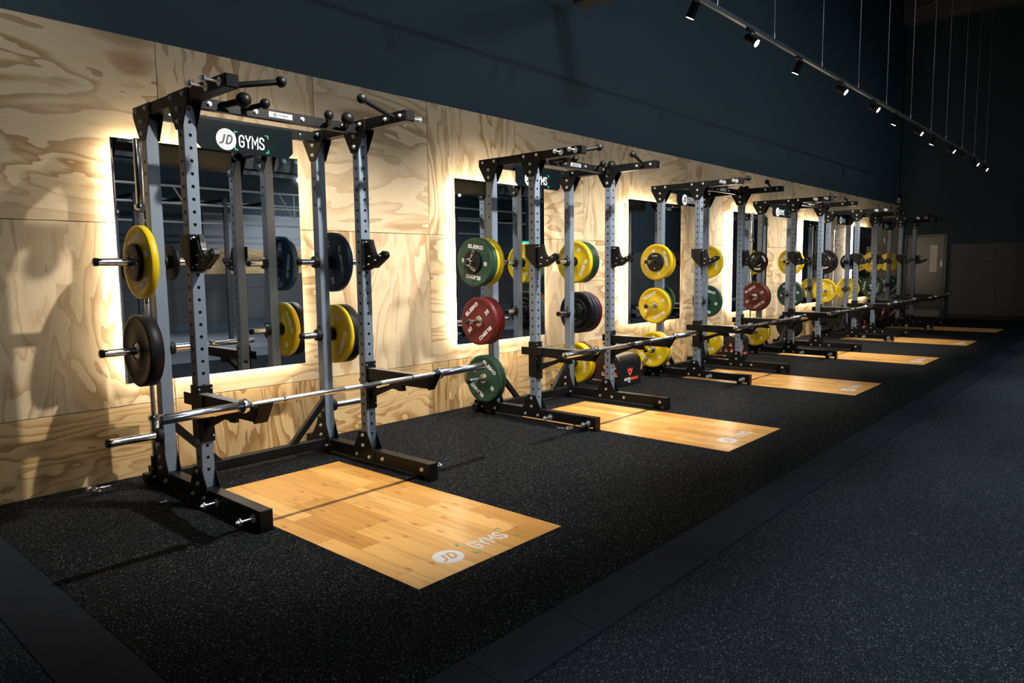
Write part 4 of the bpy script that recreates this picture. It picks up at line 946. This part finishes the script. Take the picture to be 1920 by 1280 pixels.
for i, (x, kd) in enumerate(zip(hx, kinds)):
    lab = 'track lamp %s' % ('aimed down at the racks' if kd == 'D' else 'aimed at the plywood' if kd == 'W' else 'aimed out at the floor' if kd == 'O' else 'that is switched off')
    nm = {5: 'cropped by the top edge of the photo', 6: 'brightest, second along the visible track', 7: 'third along the visible track', 8: 'fourth along the visible track', 9: 'fifth along the visible track', 10: 'sixth along the visible track', 11: 'seventh along the visible track', 12: 'eighth along the visible track', 13: 'ninth along the visible track', 14: 'tenth along the visible track', 15: 'next to last on the track', 16: 'last on the track'}.get(i, ['rearmost, far behind the view', 'second from the rear end, behind the view', 'third from the rear end, beside the camera', 'just over the nearest rack, above the view', 'between the two nearest racks, above the view'][i] if i < 5 else '')
    if kd == 'D': dr, pw, cl_ = (0.02, 0.56, -1.0), P_DOWN, WARM
    elif kd == 'W': dr, pw, cl_ = (0.0, 0.9, -0.45), P_DOWN*0.06, WARM
    else: dr, pw, cl_ = (0.05, -0.85, -0.62), P_OUT, COOL
    spot_lamp(x, TRACK_Y, TRACK_Z, dr, pw, cl_, lab + ', ' + nm, 'spot lamps on the front lighting track', lens_mat if kd == 'D' else lens_cool, 94 if kd == 'D' else 80, kd != 'X', 0.6)
wx = [4.5, 5.72, 6.91, 8.22, 9.5, 10.72, 12.0, 13.3, 14.4, 15.8, 17.0, 18.27]
wire_mat = simple('steel_wire', (0.30, 0.34, 0.38), 0.35, 0.8)
for x in wx:
    m = MB(); m.cyl((x, TRACK_Y, TRACK_Z + 0.02), (x, TRACK_Y, CEIL), 0.0028, 6); w_ = m.obj('hanging_wire', wire_mat, rail)
    m = MB(); m.cyl((x, TRACK_Y, TRACK_Z + 0.02), (x, TRACK_Y, TRACK_Z + 0.085), 0.007, 10); m.obj('wire_clamp', worn_steel, w_)
m = MB()
for x in (6.15, 9.6, 11.2, 12.9): m.tube([(x, TRACK_Y, TRACK_Z + 0.03), (x + 0.10, TRACK_Y - 0.01, TRACK_Z + 0.075), (x + 0.28, TRACK_Y, TRACK_Z + 0.06)], 0.0022, 6)
m.obj('cable_tail', black_plastic, rail)

# second track over the far side: faces back toward the racks
T2Y, T2Z = -9.2, 3.5
rail2 = thing('lighting_track', 'second lighting track over the far side, seen only in the mirrors', 'lighting track', (8.0, T2Y, T2Z))
MB().box(-2.0, 19.0, T2Y - 0.018, T2Y + 0.018, T2Z - 0.008, T2Z + 0.026, 0.002).obj('rail', black_paint, rail2)
m = MB()
for x in (0.5, 4.5, 8.5, 12.5, 16.5): m.cyl((x, T2Y, T2Z + 0.02), (x, T2Y, CEIL), 0.003, 6)
m.obj('hanging_wire', wire_mat, rail2)
for i, x in enumerate((-1.0, 1.45, 3.9, 6.35, 8.8, 11.24, 13.67, 16.28, 18.6)):
    spot_lamp(x, T2Y, T2Z, (0, 1.0, -0.24) if i % 2 == 0 else ((0, -1, -0.62) if i % 4 == 1 else (1, -0.15, -0.15) if i == 7 else (0, -0.1, -1)), P_FAR if i % 2 == 0 else P_FAR*3, COOL, '%s lamp along the far track, seen only in the mirrors' % ['first', 'second', 'third', 'fourth', 'fifth', 'sixth', 'seventh', 'eighth', 'ninth'][i], 'spot lamps on the far lighting track', lens_cool, 84)

# ------------------------------------------------------------------ far side of the gym (seen in the mirrors)
rig_silver = simple('silver_rig_bar', (0.62, 0.62, 0.6), 0.35, 0.6)
rig_black = simple('rig_black_paint', (0.022, 0.023, 0.025), 0.4)
e = thing('rig_frame', 'black training rig with silver bars on the far side, seen in the mirrors', 'training rig', (9.0, -9.6, LOW))
for x in (2.6, 5.25, 6.2, 6.95, 7.9, 10.6, 13.3, 15.9):
    for y in (-8.9, -10.3):
        perforated_upright(x, y, LOW, 2.86, True, True).obj('rig_post', [rig_black, dark_print_hole_shade], e)
        MB().box(x - 0.11, x + 0.11, y - 0.11, y + 0.11, LOW, LOW + 0.01, 0.002).obj('rig_foot', black_paint, e)
    MB().box(x - 0.035, x + 0.035, -10.26, -8.94, 2.78, 2.85, 0.002).obj('rig_crossbeam', black_paint, e)
for y, z in ((-8.9, 3.02), (-8.9, 2.70), (-10.3, 2.90), (-10.3, 2.45)):
    m = MB(); m.cyl((2.4, y, z), (16.1, y, z), 0.022, 14); m.obj('rig_bar', rig_silver, e)
for x in (4.1, 6.3, 8.5, 11.9, 14.6):
    m = MB(); m.tube([(x - 0.35, -8.9, 3.02), (x - 0.05, -8.9, 2.55), (x, -8.9, 2.52), (x, -8.9, 3.02)], 0.014, 8); m.obj('rig_brace', rig_silver, e)
for i, (x, y, z, c) in enumerate(((6.1, -8.65, 0.55, 'blue'), (5.0, -8.65, 0.45, 'black'), (7.7, -8.65, 0.5, 'black'), (8.3, -8.65, 1.2, 'black'))):
    key = ('blue', 0.225, 0.056, 20, 'black', False) if c == 'blue' else ('black', 0.225, 0.070, None, 'black', False)
    p = dup(PROTO[key], Vector((x, y, LOW + 0.225)), '%s plate standing on the far floor, seen in a mirror, %s' % (c, ['left', 'far left', 'middle', 'right'][i]), 'weight plates across the room', rot=(0, 0, 0.5 + 0.4*i))
pale = simple('pale_wall_panel', (0.30, 0.32, 0.34), 0.6)
m = MB(); m.box(8.4, 11.6, FAR_Y + 0.001, FAR_Y + 0.03, 1.95, 2.9, 0.004); struct(m.obj('trim_4', pale))
m = MB(); c0 = m.bm.loops.layers.float_color.new('panel'); m.box(8.2, 11.8, FAR_Y + 0.021, FAR_Y + 0.05, 1.35, 2.0, 0.004)
for f in m.bm.faces:
    for lp in f.loops: lp[c0] = (0.3, 0.6, 1.0, 1)
struct(m.obj('trim_5', plywood))
e = thing('exit_sign', 'green emergency exit sign on the far side, seen in the second mirror', 'exit sign', (16.2, -9.0, 2.15))
MB().box(15.98, 16.40, -9.04, -9.0, 2.06, 2.22, 0.003).obj('sign_case', simple('green_sign', (0.0, 0.35, 0.2), 0.4), e)
MB().box(16.0, 16.38, -9.0, -8.996, 2.075, 2.205).obj('lit_face', emit('lit_green_face', (0.02, 0.75, 0.42), 1.6), e)
m = MB(); m.box(16.17, 16.21, -9.03, -9.0, 2.22, 3.49); m.obj('sign_rod', black_paint, e)

# unseen fill lamps added high over the open floor for a cool wash
for i, (x, y) in enumerate(((6.0, -8.0), (11.5, -8.0))):
    e = thing('added_fill_lamp', 'added fill lamp %s high over the open floor, above the view' % ['first', 'second', 'third', 'fourth'][i], 'added fill lamp', (x, y, 6.4), 'added fill lamps overhead')
    m = MB(); m.lathe([(0.05, 6.85), (0.40, 6.70), (0.56, 6.42), (0.55, 6.42), (0.38, 6.69), (0.0, 6.72)], 32, (x, y, 0), 'z', True, False); m.obj('shade', black_paint, e)
    m = MB(); m.cyl((x, y, 6.75), (x, y, CEIL), 0.006, 8); m.obj('cord', black_plastic, e)
    m = MB(); m.lathe([(0.0, 6.44), (0.52, 6.44), (0.52, 6.45), (0.0, 6.45)], 32, (x, y, 0), 'z', True, False); m.obj('lens', emit('fill_lens', (0.85, 0.93, 1.0), 12.0) if 'fill_lens' not in MATS else MATS['fill_lens'], e)
    ld = bpy.data.lights.new('fill_beam', 'SPOT'); ld.energy = P_FILL; ld.color = (0.78, 0.90, 1.0); ld.spot_size = math.radians(120); ld.spot_blend = 0.8; ld.shadow_soft_size = 0.5
    lo = bpy.data.objects.new('fill_beam', ld); COL.objects.link(lo); lo.parent = e; lo.location = (0, 0, 6.41 - 6.4); lo.rotation_euler = Vector((0, 0.75, -0.65)).to_track_quat('-Z', 'Y').to_euler()

for o in bpy.data.objects:
    if '_o' in o: del o['_o']
